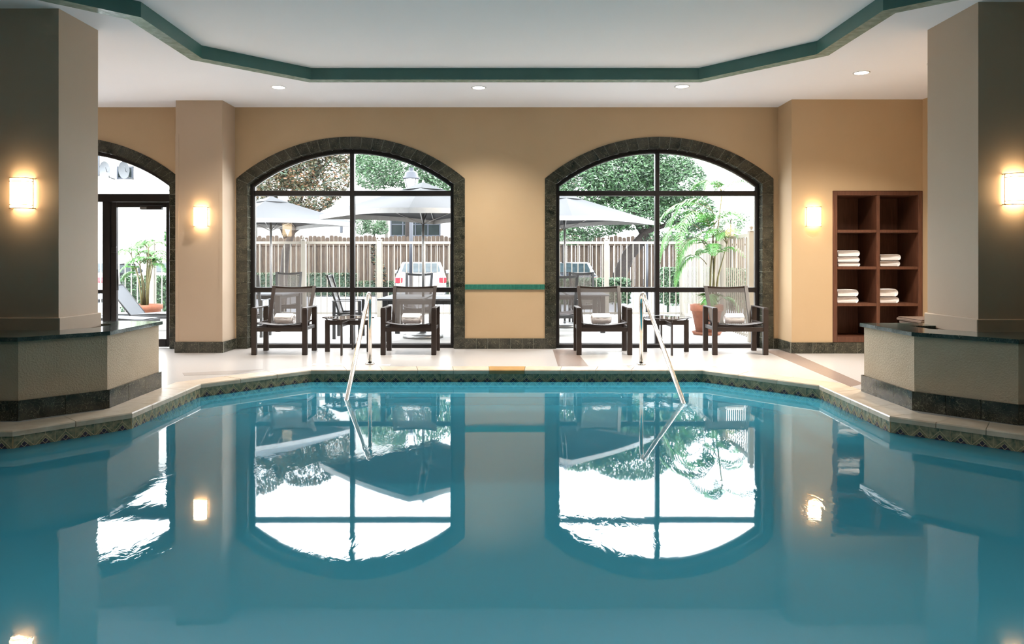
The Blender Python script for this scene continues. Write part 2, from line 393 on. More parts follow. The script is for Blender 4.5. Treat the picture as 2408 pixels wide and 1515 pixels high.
struct(tm.build('trim_1', [M['green'], M['green_under']]))

# small column on the window wall
colm = struct(MB().box(-4.79, -4.125, 10.6, WY, 0, CEIL).build('pillar', M['pillar']), 'shallow tan pilaster beside the glass door')
for x0, x1 in ((-4.793, -4.745), (-4.17, -4.122)): MB().box(x0, x1, 10.594, 10.64, 0.16, 3.12).build('corner_guard', M['pillar'], colm)

# two big pillars rising out of the planters
for sx, x0, x1, y0, y1, lb in ((-1, -5.2, -4.10, 6.73, 7.37, 'big square tan pillar at the left of the pool'), (1, 4.11, 5.2, 6.56, 7.36, 'big square tan pillar at the right of the pool')):
    p = struct(MB().box(x0, x1, y0, y1, 0, CEIL).build('pillar', M['pillar']), lb)
    MB().cbox(x0-.022, x1+.022, y0-.022, y1+.022, 0.66, 0.80, 0.006).build('base_moulding', M['pillar'], p)

# planter ledges
def ledge(name, label, outer, inner, sgn):
    t = thing(name, label, 'planter', (0, 0, 0)); zt = 0.687
    n = len(outer)
    def ring(o, i_, z0, z1, m, nm):
        mb = MB(); vs = [(*p, z0) for p in o] + [(*p, z0) for p in i_] + [(*p, z1) for p in o] + [(*p, z1) for p in i_]
        fs = []
        for a in range(n):
            b = (a+1) % n
            fs += [(a, b, n+b, n+a), (2*n+a, 3*n+a, 3*n+b, 2*n+b), (a, 2*n+a, 2*n+b, b), (n+a, n+b, 3*n+b, 3*n+a)]
        mb.add(vs, fs); return mb.build(nm, m, t)
    ring(outer, inner, 0.0, zt-.035, M['stucco'], 'ledge_wall')
    d = 0.03*sgn
    so = [tuple(v) for v in closed_offset(outer, d)]; si = [tuple(v) for v in closed_offset(inner, -d*0.6)]
    ring(so, si, zt-.035, zt, M['slab'], 'ledge_slab')
    MB().prism(inner, 0.0, 0.45).build('soil', M['soil'], t)
    # marble base tiles
    bo = [tuple(v) for v in closed_offset(outer, 0.022*sgn)]
    for a in range(n):
        b = (a+1) % n
        P, Q = Vector(bo[a]), Vector(bo[b]); L_ = (Q-P).length; cnt = max(1, round(L_/0.32))
        p0, q0 = Vector(outer[a]), Vector(outer[b])
        for k in range(cnt):
            u0, u1 = k/cnt, (k+1)/cnt; g = 0.0025/L_
            A, B = P.lerp(Q, u0+g), P.lerp(Q, u1-g); c_, d_ = p0.lerp(q0, u1-g), p0.lerp(q0, u0+g)
            MB().prism([tuple(A), tuple(B), tuple(c_), tuple(d_)], 0.0, 0.165).build('base_tile', M['marble'], t)
    return t
lo = [(-3.655, 7.70), (-3.605, 6.63), (-4.06, 6.12), (-6.2, 6.12), (-6.2, 7.70)]
li = [(-3.92, 7.42), (-3.90, 6.98), (-4.12, 6.76), (-5.9, 6.76), (-5.9, 7.42)]
ledge('planter_ledge', 'low tan stucco planter with green marble top at the left pillar', lo, li, 1)
ro = [(3.535, 7.47), (3.54, 6.55), (4.055, 5.96), (5.75, 5.96), (5.75, 7.47)]
ri = [(3.82, 7.20), (3.83, 6.86), (4.10, 6.58), (5.45, 6.58), (5.45, 7.20)]
ledge('planter_ledge', 'low grey-tan stucco planter with dark marble top at the right pillar', ro, ri, -1)

# ------------------------------------------------------------------ arches: marble surround tiles, windows
def surround(cx, nm):
    root = struct(link(nm, None, None, (cx, 0, 0)))
    hw, zs, rise, th = 1.70, 2.535, 0.62, 0.166
    Ro = (hw*hw+rise*rise)/(2*rise); zc = zs+rise-Ro; ao = math.asin(hw/Ro)
    Ri = Ro-th; hi = hw-th; ai = math.asin(hi/Ri); zi = zc+Ri*math.cos(ai)
    y0, y1 = WY-.014, 11.22
    N = 22; g = 0.002
    for k in range(N):
        t0, t1 = -1+2*k/N, -1+2*(k+1)/N
        P = lambda Rr, a, t, e: (Rr*math.sin(a*t+e), zc+Rr*math.cos(a*t+e))
        e = g/Ro*1.2
        jit = random.uniform(-.002, .002)
        poly = [P(Ri, ai, t0, e), P(Ri, ai, (t0+t1)/2, 0), P(Ri, ai, t1, -e), P(Ro, ao, t1, -e), P(Ro, ao, (t0+t1)/2, 0), P(Ro, ao, t0, e)]
        MB().prism(poly, y0+jit, y1, axis='y').build('tile', M['marble'], root)
    nz = 15
    shared = MB().cbox(-th/2, th/2, y0, y1, g, zi/nz-g, 0.002).mesh('tile', M['marble'])
    for s in (-1, 1):
        for k in range(nz-1): link('tile', shared, root, (s*(hw-th/2), random.uniform(-.002, .002), k*zi/nz))
        z0 = (nz-1)*zi/nz+g
        MB().prism([(s*hw, z0), (s*hw, zs-.002), (s*hi, zi-.002), (s*hi, z0)], y0, y1, axis='y').build('tile', M['marble'], root)
    gr = MB().prism([(cx_ - 0, z_) for cx_, z_ in [(-hw+.003, 0.0), (-hw+.003, zs)] + [(x, z) for x, z in arch(0, hw, zs, rise)[0]] + [(hw-.003, zs), (hw-.003, 0), (hi+.003, 0), (hi+.003, zi)] + [(Ri*math.sin(-ai*t)+0, zc+(Ri+.003)*math.cos(ai*t)) for t in [-1+2*i/24 for i in range(25)]] + [(-hi-.003, zi), (-hi-.003, 0)]], y0+.0045, y1-.004, axis='y')
    gr.build('grout', M['grout'], root)
    return hi, Ri, zc, ai, zi
dims = [surround(cx, 'trim_%d' % (i+2)) for i, cx in enumerate(AC)]
hi, Ri, zc_, ai, zi = dims[0]
GY = 11.25
def arch_pts(r_off, n=24, a=None):
    a = a or ai
    return [((Ri-r_off)*math.sin(a*t), zc_+(Ri-r_off)*math.cos(a*t)) for t in [-1+2*i/n for i in range(n+1)]]
def arch_frame(root, wid=0.05):
    a_out = arch_pts(0.0)
    a2 = math.asin((hi-wid)/(Ri-wid)); a_in = arch_pts(wid, a=a2)
    poly = [(-hi, 0.02)] + a_out + [(hi, 0.02), (hi-wid, 0.02)] + a_in[::-1] + [(-hi+wid, 0.02)]
    MB().prism(poly, GY-.045, GY+.045, axis='y').build('outer_frame', M['bronze'], root)
    a3 = math.asin((hi-wid-.012)/(Ri-wid-.012)); a_b = arch_pts(wid+.012, a=a3)
    MB().prism([(-hi+wid, .02)] + a_in + [(hi-wid, .02), (hi-wid-.012, .02)] + a_b[::-1] + [(-hi+wid+.012, .02)], GY-.02, GY+.02, axis='y').build('glazing_bead', M['alu'], root)
def zarc(x, off=0.05): return zc_ + math.sqrt((Ri-off)**2 - x*x)
def pane(root, x0, x1, z0, z1, arched=False):
    if not arched: p = [(x0, z0), (x1, z0), (x1, z1), (x0, z1)]
    else:
        p = [(x0, z0), (x1, z0)] + [(x1+(x0-x1)*i/14, zarc(x1+(x0-x1)*i/14, .045)) for i in range(15)]
    return MB().add([(x, GY, z) for x, z in p], [tuple(range(len(p)))]).build('glass_pane', M['glass'], root)
zt0, zt1 = 2.29, 2.365; zm0, zm1 = 0.835, 0.91; wi = hi-.05
for i, cx in ((1, AC[1]), (2, AC[2])):
    root = struct(link('window_%d' % i, None, None, (cx, 0, 0)))
    arch_frame(root)
    mx = -0.008 if i == 1 else 0.0
    MB().cbox(mx-.033, mx+.033, GY-.05, GY+.05, 0.05, zarc(0), 0.004).build('mullion', M['bronze'], root)
    MB().cbox(-wi, wi, GY-.045, GY+.045, zt0, zt1, .004).build('transom', M['bronze'], root)
    MB().cbox(-wi, wi, GY-.045, GY+.045, zm0, zm1, .004).build('middle_rail', M['bronze'], root)
    MB().cbox(-hi, hi, GY-.05, GY+.05, 0.0, 0.065, .004).build('sill_rail', M['bronze'], root)
    MB().box(-wi, wi, GY-.056, GY-.045, 0.05, 0.062).build('sill_bead', M['alu'], root)
    for s0, s1 in ((-wi, mx-.033), (mx+.033, wi)):
        pane(root, s0, s1, .065, zm0); pane(root, s0, s1, zm1, zt0); pane(root, s0, s1, zt1, 0, True)
# door arch
root = struct(link('window_3', None, None, (AC[0], 0, 0)), 'arched glazed screen around the glass door')
arch_frame(root)
dl = X(262, GY) - AC[0]; dr = wi
MB().cbox(-wi, wi, GY-.045, GY+.045, 2.20, 2.32, .004).build('transom', M['bronze'], root)
MB().cbox(dl-.11, dl, GY-.05, GY+.05, 0, 2.2, .004).build('mullion', M['bronze'], root)
MB().cbox(-wi, dl-.11, GY-.045, GY+.045, .82, .875, .004).build('middle_rail', M['bronze'], root)
MB().cbox(-hi, dl-.11, GY-.05, GY+.05, 0, .065, .004).build('sill_rail', M['bronze'], root)
pane(root, -wi, dl-.11, .065, .82); pane(root, -wi, dl-.11, .875, 2.2); pane(root, -wi, wi, 2.32, 0, True)
door = struct(link('door_1', None, None, (AC[0], 0, 0)), 'glass door in a dark bronze frame')
MB().cbox(dl+.004, dl+.09, GY-.03, GY+.03, .01, 2.195, .004).cbox(dr-.07, dr-.004, GY-.03, GY+.03, .01, 2.195, .004).cbox(dl+.09, dr-.07, GY-.03, GY+.03, 2.12, 2.195, .004).cbox(dl+.09, dr-.07, GY-.03, GY+.03, .01, .13, .004).build('door_frame', M['bronze'], door)
pane(door, dl+.09, dr-.07, .13, 2.12)
hx = dl+.15
MB().tube([(hx, GY-.11, .87), (hx, GY-.11, 1.18)], .016).tube([(hx-.05, GY-.03, .91), (hx, GY-.11, .91)], .01).tube([(hx-.05, GY-.03, 1.14), (hx, GY-.11, 1.14)], .01).build('door_handle', M['black'], door)
MB().cbox(dl+.03, dl+.11, GY-.07, GY-.03, 1.43, 1.52, .004).build('door_lock', M['bronze'], door)
MB().cbox(dr-.43, dr-.11, GY-.10, GY-.03, 2.08, 2.14, .006).build('door_closer', M['bronze'], door)
MB().cbox(dr-.43, dr-.33, GY-.104, GY-.10, 2.085, 2.12, .001).build('closer_plate', M['alu'], door)

# marble baseboards
def baseboard(nm, p, q, h=0.155, th=0.018, tl=0.162):
    root = struct(link(nm, None)); p, q = Vector(p), Vector(q); L_ = (q-p).length; n = max(1, round(L_/tl)); ang = math.atan2((q-p).y, (q-p).x)
    w_ = L_/n; me = MB().cbox(0.002, w_-.002, -th, 0, 0.001, h, .002).mesh('tile', M['marble'])
    for k in range(n):
        c = p + (q-p)*(k/n); link('tile', me, root, (c.x, c.y, 0), ang)
    MB().box(0, L_, -th+.0025, 0.0, 0, h-.004).build('grout', M['grout'], root, (p.x, p.y, 0), ang)
baseboard('baseboard_back', (AC[1]+1.70, WY), (AC[2]-1.70, WY))
baseboard('baseboard_pier', (-4.125, WY), (AC[1]-1.70, WY))
baseboard('baseboard_corner', (AC[2]+1.70, WY), (3.96, WY))
baseboard('baseboard_column', (-4.80, 10.6), (-4.107, 10.6), tl=.33)
baseboard('baseboard_column_side', (-4.125, 10.6), (-4.125, WY), tl=.33)
baseboard('baseboard_return', (3.96, WY), (3.96, NY), tl=.33)
baseboard('baseboard_niche', (3.945, NY), (5.815, NY), tl=.33)
baseboard('baseboard_right', (5.815, NY), (5.815, 7.6), tl=.33)
# green ribbed mosaic strip on the pier
x0, x1 = AC[1]+1.702, AC[2]-1.702
st = struct(link('trim_5', None, None, (0, 0, 0)))
MB().box(x0, x1, WY-.010, WY, Z(681, WY), Z(669, WY)).build('backing', M['strip'], st)
rm = MB().cbox(.002, .018, -.022, -.010, 0, .076, .003).mesh('mosaic_rib', M['strip'])
k = 0
while x0 + k*.02 < x1-.02:
    link('mosaic_rib', rm, st, (x0+k*.02, WY, Z(681, WY))); k += 1

# ------------------------------------------------------------------ pool: coping, tiles, basin, water
cop = struct(link('pool_coping', None), 'travertine edge stones around the pool')
for i in range(len(pool)-1):
    a, b = Vector(pool[i]), Vector(pool[i+1]); A, B = cop_out[i], cop_out[i+1]
    L_ = (b-a).length; n = max(1, round(L_/0.42))
    for k in range(n):
        u0, u1 = k/n, (k+1)/n; g = .003/L_
        if k: u0 += g
        if k < n-1: u1 -= g
        gold = (i == 4 and k == 5)
        q = [tuple(a.lerp(b, u0)), tuple(a.lerp(b, u1)), tuple(A.lerp(B, u1)), tuple(A.lerp(B, u0))]
        dz = random.uniform(-.001, .001)
        # rounded nose: two stacked outlines
        inw = lambda p, P, e: tuple(Vector(p) + (Vector(P)-Vector(p)).normalized()*e)
        qs = [inw(q[0], q[3], .008), inw(q[1], q[2], .008), q[2], q[3]]
        vs = [(*p, -.045) for p in q] + [(*p, -.009+dz) for p in q] + [(*p, .001+dz) for p in qs]
        MB().add(vs, [(3, 2, 1, 0), (0, 1, 5, 4), (1, 2, 6, 5), (2, 3, 7, 6), (3, 0, 4, 7), (4, 5, 9, 8), (5, 6, 10, 9), (6, 7, 11, 10), (7, 4, 8, 11), (8, 9, 10, 11)]).build('coping_stone', M['travertine_gold'] if gold else M['travertine'], cop)
MBg = MB()
for i in range(len(pool)-1):
    a, b = tile_ln[i], tile_ln[i+1]; A, B = cop_out[i], cop_out[i+1]
    MBg.prism([tuple(a), tuple(b), tuple(B), tuple(A)], -.20, -.008)
MBg.build('mortar_bed', M['grout'], cop)

def tile_mesh():
    mb = MB(); W, H = 1.0, 1.0   # unit tile in x (scaled), real metres in z; front faces -Y
    w2 = .079
    mb.box(-w2+.0015, w2-.0015, -.012, 0, -.158, 0)
    def bar(p, q, r=.0022, mi=1, y=-.0145):
        p, q = Vector((p[0], 0, p[1])), Vector((q[0], 0, q[1])); t = (q-p).normalized(); n = Vector((-t.z, 0, t.x))*r
        mb.add([p-n+Vector((0, y, 0)), q-n+Vector((0, y, 0)), q+n+Vector((0, y, 0)), p+n+Vector((0, y, 0)),
                p-n+Vector((0, -.011, 0)), q-n+Vector((0, -.011, 0)), q+n+Vector((0, -.011, 0)), p+n+Vector((0, -.011, 0))],
               [(0, 1, 2, 3), (0, 4, 5, 1), (3, 2, 6, 7), (1, 5, 6, 2), (0, 3, 7, 4)], mi)
    c = -.094; h = .074
    for s in (-1, 1):
        bar((0, c+h), (s*h, c)); bar((s*h, c), (s*.012, c-.062))
    bar((0, -.001), (0, c+h), .0018)
    d = .044
    mb.add([(0, -.0132, c+d), (-d, -.0132, c), (0, -.0132, c-d), (d, -.0132, c)], [(0, 1, 2, 3)], 2)
    for s in (-1, 1):
        bar((s*-.024, c+.024), (s*.024, c-.024), .0016, 1, -.0148); bar((s*.024, c+.024), (s*-.0, c+.048), .0016)
    return mb.mesh('tile', [M['pooltile'], M['tile_line'], M['tile_purple']])
tmh = tile_mesh()
ptw = struct(link('pool_wall_tiles', None), 'decorated waterline tiles of the pool')
gl_ = MB()
for i in range(len(pool)-1):
    a, b = tile_ln[i], tile_ln[i+1]; L_ = (b-a).length; n = max(1, round(L_/.158)); ang = math.atan2((b-a).y, (b-a).x)
    nrm = Vector((-(b-a).y, (b-a).x)).normalized()
    if max(abs(a.x), abs(b.x)) > 6: a2 = 12
    for k in range(n):
        c = a.lerp(b, (k+.5)/n)
        if abs(c.x) > 4.75 : continue
        o = link('tile', tmh, ptw, (c.x, c.y, -.045), ang); o.scale = (L_/n/.158, 1, 1)
    gl_.prism([tuple(a), tuple(b), tuple(b+nrm*.01), tuple(a+nrm*.01)], -1.2, -.045, mi=0)
    gl_.prism([tuple(a - nrm*.0125), tuple(b-nrm*.0125), tuple(b), tuple(a)], -.30, -.2035, mi=0)
# continuous cream grout plane behind the tiles
for i in range(len(pool)-1):
    a, b = tile_ln[i], tile_ln[i+1]; nrm = Vector((-(b-a).y, (b-a).x)).normalized()
    gl_.prism([tuple(a - nrm*.0105), tuple(b-nrm*.0105), tuple(b), tuple(a)], -.2035, -.045, mi=1)
gl_.build('tile_grout', [M['plaster'], M['tile_line']], ptw)

shell = MB()
full = [tuple(p) for p in tile_ln] + [(5.3, -3), (-7.2, -3)]
shell.add([(x, y, -1.0) for x, y in full], [tuple(range(len(full)))])
shell.add([(5.3, tile_ln[-1].y, -1.0), (5.3, -3, -1.0), (5.3, -3, -.05), (5.3, tile_ln[-1].y, -.05)], [(0, 1, 2, 3)])
shell.add([(-7.2, tile_ln[0].y, -1.0), (-7.2, -3, -1.0), (-7.2, -3, -.05), (-7.2, tile_ln[0].y, -.05)], [(0, 1, 2, 3)])
shell.add([(-7.2, -3, -1.0), (5.3, -3, -1.0), (5.3, -3, -.05), (-7.2, -3, -.05)], [(0, 1, 2, 3)])
struct(shell.build('pool_basin', M['plaster']))
steps = struct(link('pool_steps', None), 'submerged pool steps edged in blue tile')
for d0, d1, z in ((0.0, -.16, -.185), (-.16, -.52, -.235), (-.52, -.90, -.32)):
    sub = pool[2:8]
    o1 = offset(sub, d0-.0); o2 = offset(sub, d1)
    mb = MB()
    for i in range(len(sub)-1): mb.prism([tuple(o1[i]), tuple(o1[i+1]), tuple(o2[i+1]), tuple(o2[i])], -1.0, z)
    mb.build('step', M['plaster'], steps)
    o3 = offset(sub, d1+.035); mb = MB()
    for i in range(len(sub)-1): mb.prism([tuple(o3[i]), tuple(o3[i+1]), tuple(o2[i+1]), tuple(o2[i])], z, z+.004)
    mb.build('step_nosing', M['nosing'], steps)
wt = [tuple(p) for p in offset(pool, .012)] + [(5.3, -3), (-7.2, -3)]
water = struct(MB().add([(x, y, WATER) for x, y in wt], [tuple(range(len(wt)))[::-1]]).build('pool_water', M['water']), 'still teal pool water')

# ------------------------------------------------------------------ lamps
def downlight(px, py, label, pos=None, power=1.0):
    if pos: x, y = pos
    else: y = (CEIL-CZ)*FPX/(HZ-py); x = X(px, y)
    t = thing('downlight', label, 'ceiling light', (x, y, CEIL), 0, 'recessed ceiling downlights')
    MB().lathe([(.098, 0), (.098, -.006), (.082, -.006), (.080, 0)], 28).build('trim_ring', M['white'], t)
    MB().lathe([(.081, -.003), (.001, -.004)], 28).build('lens', M['downlens'], t)
    ld = bpy.data.lights.new('downlight_lamp', 'SPOT'); ld.energy = DOWN_W*power; ld.color = (1.0, 0.92, 0.80); ld.spot_size = R(126); ld.spot_blend = 0.9; ld.shadow_soft_size = 0.08
    lo_ = bpy.data.objects.new('lamp', ld); C.objects.link(lo_); lo_.parent = t; lo_.location = (0, 0, -.03)
    return t
downlight(655, 205, 'lit recessed downlight above the left arched window')
downlight(1126, 206, 'lit recessed downlight above the pier between the windows')
downlight(1604, 203, 'lit recessed downlight above the right arched window')
downlight(2026, 171, 'lit recessed downlight above the towel cabinet')
downlight(0, 0, 'added recessed downlight, hidden behind the right pillar', (4.9, 8.6))  # added lamp, hidden by the pillar, lifts the room light
for x_, lb in ((-2.6, 'left'), (0.0, 'middle'), (2.6, 'right')):
    t = downlight(0, 0, 'added unseen downlight in the ceiling tray, brightening the near end of the pool, %s one' % lb, (x_, 2.0), .6); t.location.z = TRAY  # added lamps out of view, they brighten the water near the camera
def sconce(x, y, z, label, rz=0):
    t = thing('wall_sconce', label, 'wall lamp', (x, y, z), rz, 'opal glass wall sconces')
    MB().cbox(-.055, .055, -.03, 0, -.05, .05, .003).build('back_plate', M['chrome'], t)
    n = 18; cy_ = -.035
    pr = [(.094*math.cos(math.pi*k/n+math.pi), cy_+.075*math.sin(math.pi*k/n+math.pi)) for k in range(n+1)]
    MB().prism(pr, -.128, .128).build('shade', M['shade'], t)
    for zz in (-.136, -.105, .105, .134): MB().tube([(1.05*px, cy_+1.05*(py-cy_)-.001, zz) for px, py in pr], .0035, 6).build('rim', M['chrome'], t)
    for s in (-1, 1): MB().box(s*.101-.004, s*.101+.004, -.04, -.0, -.137, -.130).box(s*.101-.004, s*.101+.004, -.04, -.032, -.137, .137).box(s*.101-.004, s*.101+.004, -.04, 0, .130, .137).build('side_bar', M['chrome'], t)
    return t
sconce(X(57, 6.73), 6.73, Z(456, 6.73), 'lit wall sconce on the big left pillar')
sconce(X(2384, 6.56), 6.56, Z(446, 6.56), 'lit wall sconce on the big right pillar')
sconce(X(474, 10.6), 10.6, Z(510, 10.6), 'lit wall sconce on the pilaster beside the glass door')
sconce(X(1912, NY), NY, Z(510, NY), 'lit wall sconce left of the towel cabinet')

sconce(-4.56, 7.372, 1.93, 'lit wall sconce on the window side of the big left pillar', rz=R(180))
sconce(4.42, 7.362, 1.93, 'lit wall sconce on the window side of the big right pillar', rz=R(180))
# ------------------------------------------------------------------ lounge chairs
def chair_parts(t, fm, sm_, W=.705, D=.50, leg=.07, arm=.645, seat=.44, back_h=.94, bw=.60, tilt=.20):
    for sx in (-1, 1):
        for sy in (0, 1):
            MB().cbox(sx*W/2-leg/2, sx*W/2+leg/2, sy*D-.028, sy*D+.028, 0, arm, .005).build('leg', fm, t)
        MB().cbox(sx*W/2-leg/2+.004, sx*W/2+leg/2-.004, -.026, D+.04, arm-.002, arm+.014, .004).build('armrest', fm, t)
        MB().cbox(sx*W/2-.018, sx*W/2+.018, .028, D-.028, seat-.10, seat-.05, .004).build('side_rail', fm, t)
    MB().cbox(-W/2+leg/2, W/2-leg/2, -.02, .02, seat-.115, seat-.055, .004).build('front_rail', fm, t)
    MB().cbox(-W/2+leg/2, W/2-leg/2, D-.02, D+.02, seat-.115, seat-.055, .004).build('rear_rail', fm, t)
    # sling seat sagging between the sides
    sw = W/2-leg/2-.005; n = 12; vs = []; fs = []
    for j, (yy, zz) in enumerate(((-.03, seat+.012), (.10, seat+.006), (.30, seat-.01), (D-.03, seat-.025))):
        for i in range(n+1):
            u = -1+2*i/n; vs.append((u*sw, yy, zz-.035*(1-u*u)))
    for j in range(3):
        for i in range(n): fs.append((j*(n+1)+i, j*(n+1)+i+1, (j+1)*(n+1)+i+1, (j+1)*(n+1)+i))
    k0 = len(vs); vs += [(x, y, z-.008) for x, y, z in vs]; fs += [tuple(k0+q for q in f)[::-1] for f in fs]
    MB().add(vs, fs, 0, True).build('seat', sm_[0], t)
    for s in (-1, 1): MB().cbox(s*sw-.008, s*sw+.008, -.035, D-.02, seat-.012, seat+.016, .004).build('seat_tube', fm, t)
    # reclined back
    zb, yb = seat-.06, D-.10; yt = D+tilt; zt = back_h
    def bp(u, v, d=0):           # u across -1..1, v up 0..1
        wv = (bw-.05)/2 + v*.025
        return Vector((u*wv, yb+(yt-yb)*v + d + .03*(1-u*u)*v, zb+(zt-zb)*v - .018*(1-u*u)*(v > .9)))
    for s in (-1, 1):
        p, q = bp(s, 0), bp(s, 1); mb = MB(); r = .024
        vs = [p+Vector((-r, -.016, 0)), p+Vector((r, -.016, 0)), p+Vector((r, .016, 0)), p+Vector((-r, .016, 0)), q+Vector((-r, -.016, 0)), q+Vector((r, -.016, 0)), q+Vector((r, .016, 0)), q+Vector((-r, .016, 0))]
        mb.add(vs, [(0, 3, 2, 1), (4, 5, 6, 7), (0, 1, 5, 4), (1, 2, 6, 5), (2, 3, 7, 6), (3, 0, 4, 7)]).build('back_post', fm, t)
    for v, h, nm in ((1, .045, 'top_rail'), (.02, .04, 'lower_rail')):
        vs = []; fs = []; n = 10
        for i in range(n+1):
            c = bp(-1+2*i/n, v); 
            if v == 1: c.z = zt - .020*(1-(-1+2*i/n)**2)
            vs += [c+Vector((0, -.016, -h)), c+Vector((0, .016, -h)), c+Vector((0, .016, 0)), c+Vector((0, -.016, 0))]
        for i in range(n):
            for e in range(4): fs.append((i*4+e, i*4+(e+1) % 4, (i+1)*4+(e+1) % 4, (i+1)*4+e))
        fs += [(0, 1, 2, 3), (n*4+3, n*4+2, n*4+1, n*4)]
        MB().add(vs, fs).build(nm, fm, t)
    vs = []; fs = []; n = 8
    for v in (0.03, .35, .7, .96):
        for i in range(n+1):
            u = -1+2*i/n; p = bp(u*.93, v); vs.append(p)
    for j in range(3):
        for i in range(n): fs.append((j*(n+1)+i, j*(n+1)+i+1, (j+1)*(n+1)+i+1, (j+1)*(n+1)+i))
    MB().add(vs, fs, 0, True).build('backrest', sm_[1], t)
M['seatcloth'] = mat('seat_sling_cloth', (0.16, 0.14, 0.14), (0.11, 0.10, 0.10), 200, 0.5)
FY = 10.36
chair_c = [-3.235, -1.44, 1.285, 3.175]
ch_lab = ['dark brown sling armchair left of the left side table, by the left window', 'dark brown sling armchair right of the left side table, by the middle pier',
          'dark brown sling armchair left of the right side table, before the right window', 'dark brown sling armchair farthest right, before the terracotta pot']
c0 = None
for x, lb in zip(chair_c, ch_lab):
    if c0 is None:
        c0 = thing('lounge_chair', lb, 'armchair', (x, FY, 0), 0, 'sling armchairs on the deck'); chair_parts(c0, M['furn'], (M['seatcloth'], M['sling']))
    else: dup(c0, (x, FY, 0), 0, lb)
# rolled towels
def rolled(w_=.27, r=.073):
    mb = MB(); n = 26; rings = 12; vs = []; fs = []
    for i in range(rings+1):
        u = i/rings; xx = -w_/2+w_*u; e = min(u, 1-u); rr = r*(1 - .25*max(0, 1-e*9)**2) * (1+.03*math.sin(u*17))
        for k in range(n):
            th = 2*math.pi*k/n; q = rr*(1+.025*math.sin(3*th+u*4)); zz = max(-r*.93, q*math.sin(th))
            vs.append((xx, q*math.cos(th), zz))
    for i in range(rings):
        for k in range(n): fs.append((i*n+k, i*n+(k+1) % n, (i+1)*n+(k+1) % n, (i+1)*n+k))
    mb.add(vs, fs, 0, True)
    # spiral ends
    for s in (0, rings):
        for a_, b_ in ((1.0, .68), (.60, .34)):
            sgn = -1 if s == 0 else 1
            ring = [((-w_/2 if s == 0 else w_/2) + sgn*(.004), math.cos(2*math.pi*k/n)*r*.76*a_, math.sin(2*math.pi*k/n)*r*.76*a_) for k in range(n)]
            ring2 = [((-w_/2 if s == 0 else w_/2) + sgn*(-.004), math.cos(2*math.pi*k/n)*r*.76*b_, math.sin(2*math.pi*k/n)*r*.76*b_) for k in range(n)]
            mb.add(ring+ring2, [(k, (k+1) % n, n+(k+1) % n, n+k) for k in range(n)], 0, True)
        mb.add([((-w_/2+.004 if s == 0 else w_/2-.004), math.cos(2*math.pi*k/n)*r*.78, math.sin(2*math.pi*k/n)*r*.78) for k in range(n)], [tuple(range(n))])
    # loose outer flap
    fl_ = []
    for i in range(9):
        xx = -w_/2+.01+(w_-.02)*i/8
        for th in (R(20), R(45), R(70), R(95)): fl_.append((xx, -math.cos(th)*(r+.006), math.sin(th)*(r+.006)))
    mb.add(fl_, [(i*4+j, i*4+j+1, (i+1)*4+j+1, (i+1)*4+j) for i in range(8) for j in range(3)], 0, True)
    return mb
rmesh = rolled().mesh('rolled_towel', M['towel'])
for x, px, rz, lb in ((chair_c[0], 671, R(-8), 'left window armchair'), (chair_c[1], 969, R(-12), 'armchair by the middle pier'), (chair_c[2], 1413, R(3), 'armchair left of the right side table'), (chair_c[3], 1725, R(4), 'armchair farthest right')):
    tag(link('rolled_towel', rmesh, None, (X(px, 10.72), 10.70, .474), rz), 'white rolled towel on the seat of the ' + lb, 'towel', 'rolled towels on the armchairs')

# side tables turned 45 degrees
def side_table(x, label):
    y = 10.72
    t = thing('side_table', label, 'side table', (x, y, 0), 0, 'side tables between the armchairs'); h = .46
    for dx, dy, a in ((-.30, 0, 0), (.30, 0, 0), (0, -.42, 1), (0, .30, 1)):
        ww, dd = (.035, .010) if a == 0 else (.010, .035)
        MB().cbox(dx-ww, dx+ww, dy-dd, dy+dd, 0, h, .003).build('leg', M['furn'], t)
    MB().cbox(-.265, .265, -.008, .008, h-.075, h-.005, .003).build('cross_beam', M['furn'], t)
    MB().cbox(-.0085, .0085, -.385, .265, h-.07, h-.010, .003).build('cross_beam', M['furn'], t)
    for dx, dy in ((-.30, 0), (.30, 0), (0, -.42), (0, .30)):
        MB().tube([(dx*.86, dy*.86, h-.03), (dx*1.16, dy*1.1, h+.035)], .009, 6).build('top_bracket', M['furn'], t)
    d = .37
    MB().prism([(-d, 0), (0, -.46), (d, 0), (0, d)], h+.030, h+.040).build('glass_top', M['tableglass'], t)
    rim = [(-d, 0), (0, -.46), (d, 0), (0, d)]; mb = MB()
    for i in range(4):
        a, b = rim[i], rim[(i+1) % 4]; mb.tube([(*a, h+.034), (*b, h+.034)], .010, 6)
    mb.build('top_frame', M['furn'], t)
side_table(X(819, 10.72), 'dark side table with thin glass top left of the left handrail')
side_table(X(1565, 10.72), 'dark side table with thin glass top between the two right armchairs')

# ------------------------------------------------------------------ handrails
def handrail(xb, yb, xw, yw, lab):
    t = thing('pool_handrail', lab, 'handrail', (xb, yb, 0), 0, 'stainless pool handrails')
    dx, dy = xw-xb, yw-yb
    P = [(0, 0, 0), (0, 0, .76)]
    zt = .90
    for k in range(1, 9):                       # bend over the top
        a = math.pi*k/9*.93
        P.append((dx*.11*(1-math.cos(a))/2, dy*.11*(1-math.cos(a))/2, .78+.12*math.sin(a)))
    n = 6
    x0_, y0_, z0_ = P[-1]
    for k in range(1, n+1): P.append((x0_+(dx-x0_)*k/n, y0_+(dy-y0_)*k/n, z0_+(WATER-z0_)*k/n))
    ex = Vector(P[-1])-Vector(P[-2]); P.append(tuple(Vector(P[-1])+ex*1.2))
    MB().tube(P, .0245, 16).build('rail_tube', M['steel'], t)
    MB().lathe([(.001, .0), (.058, 0), (.058, .010), (.045, .018), (.026, .020)], 28).build('base_flange', M['steel'], t)
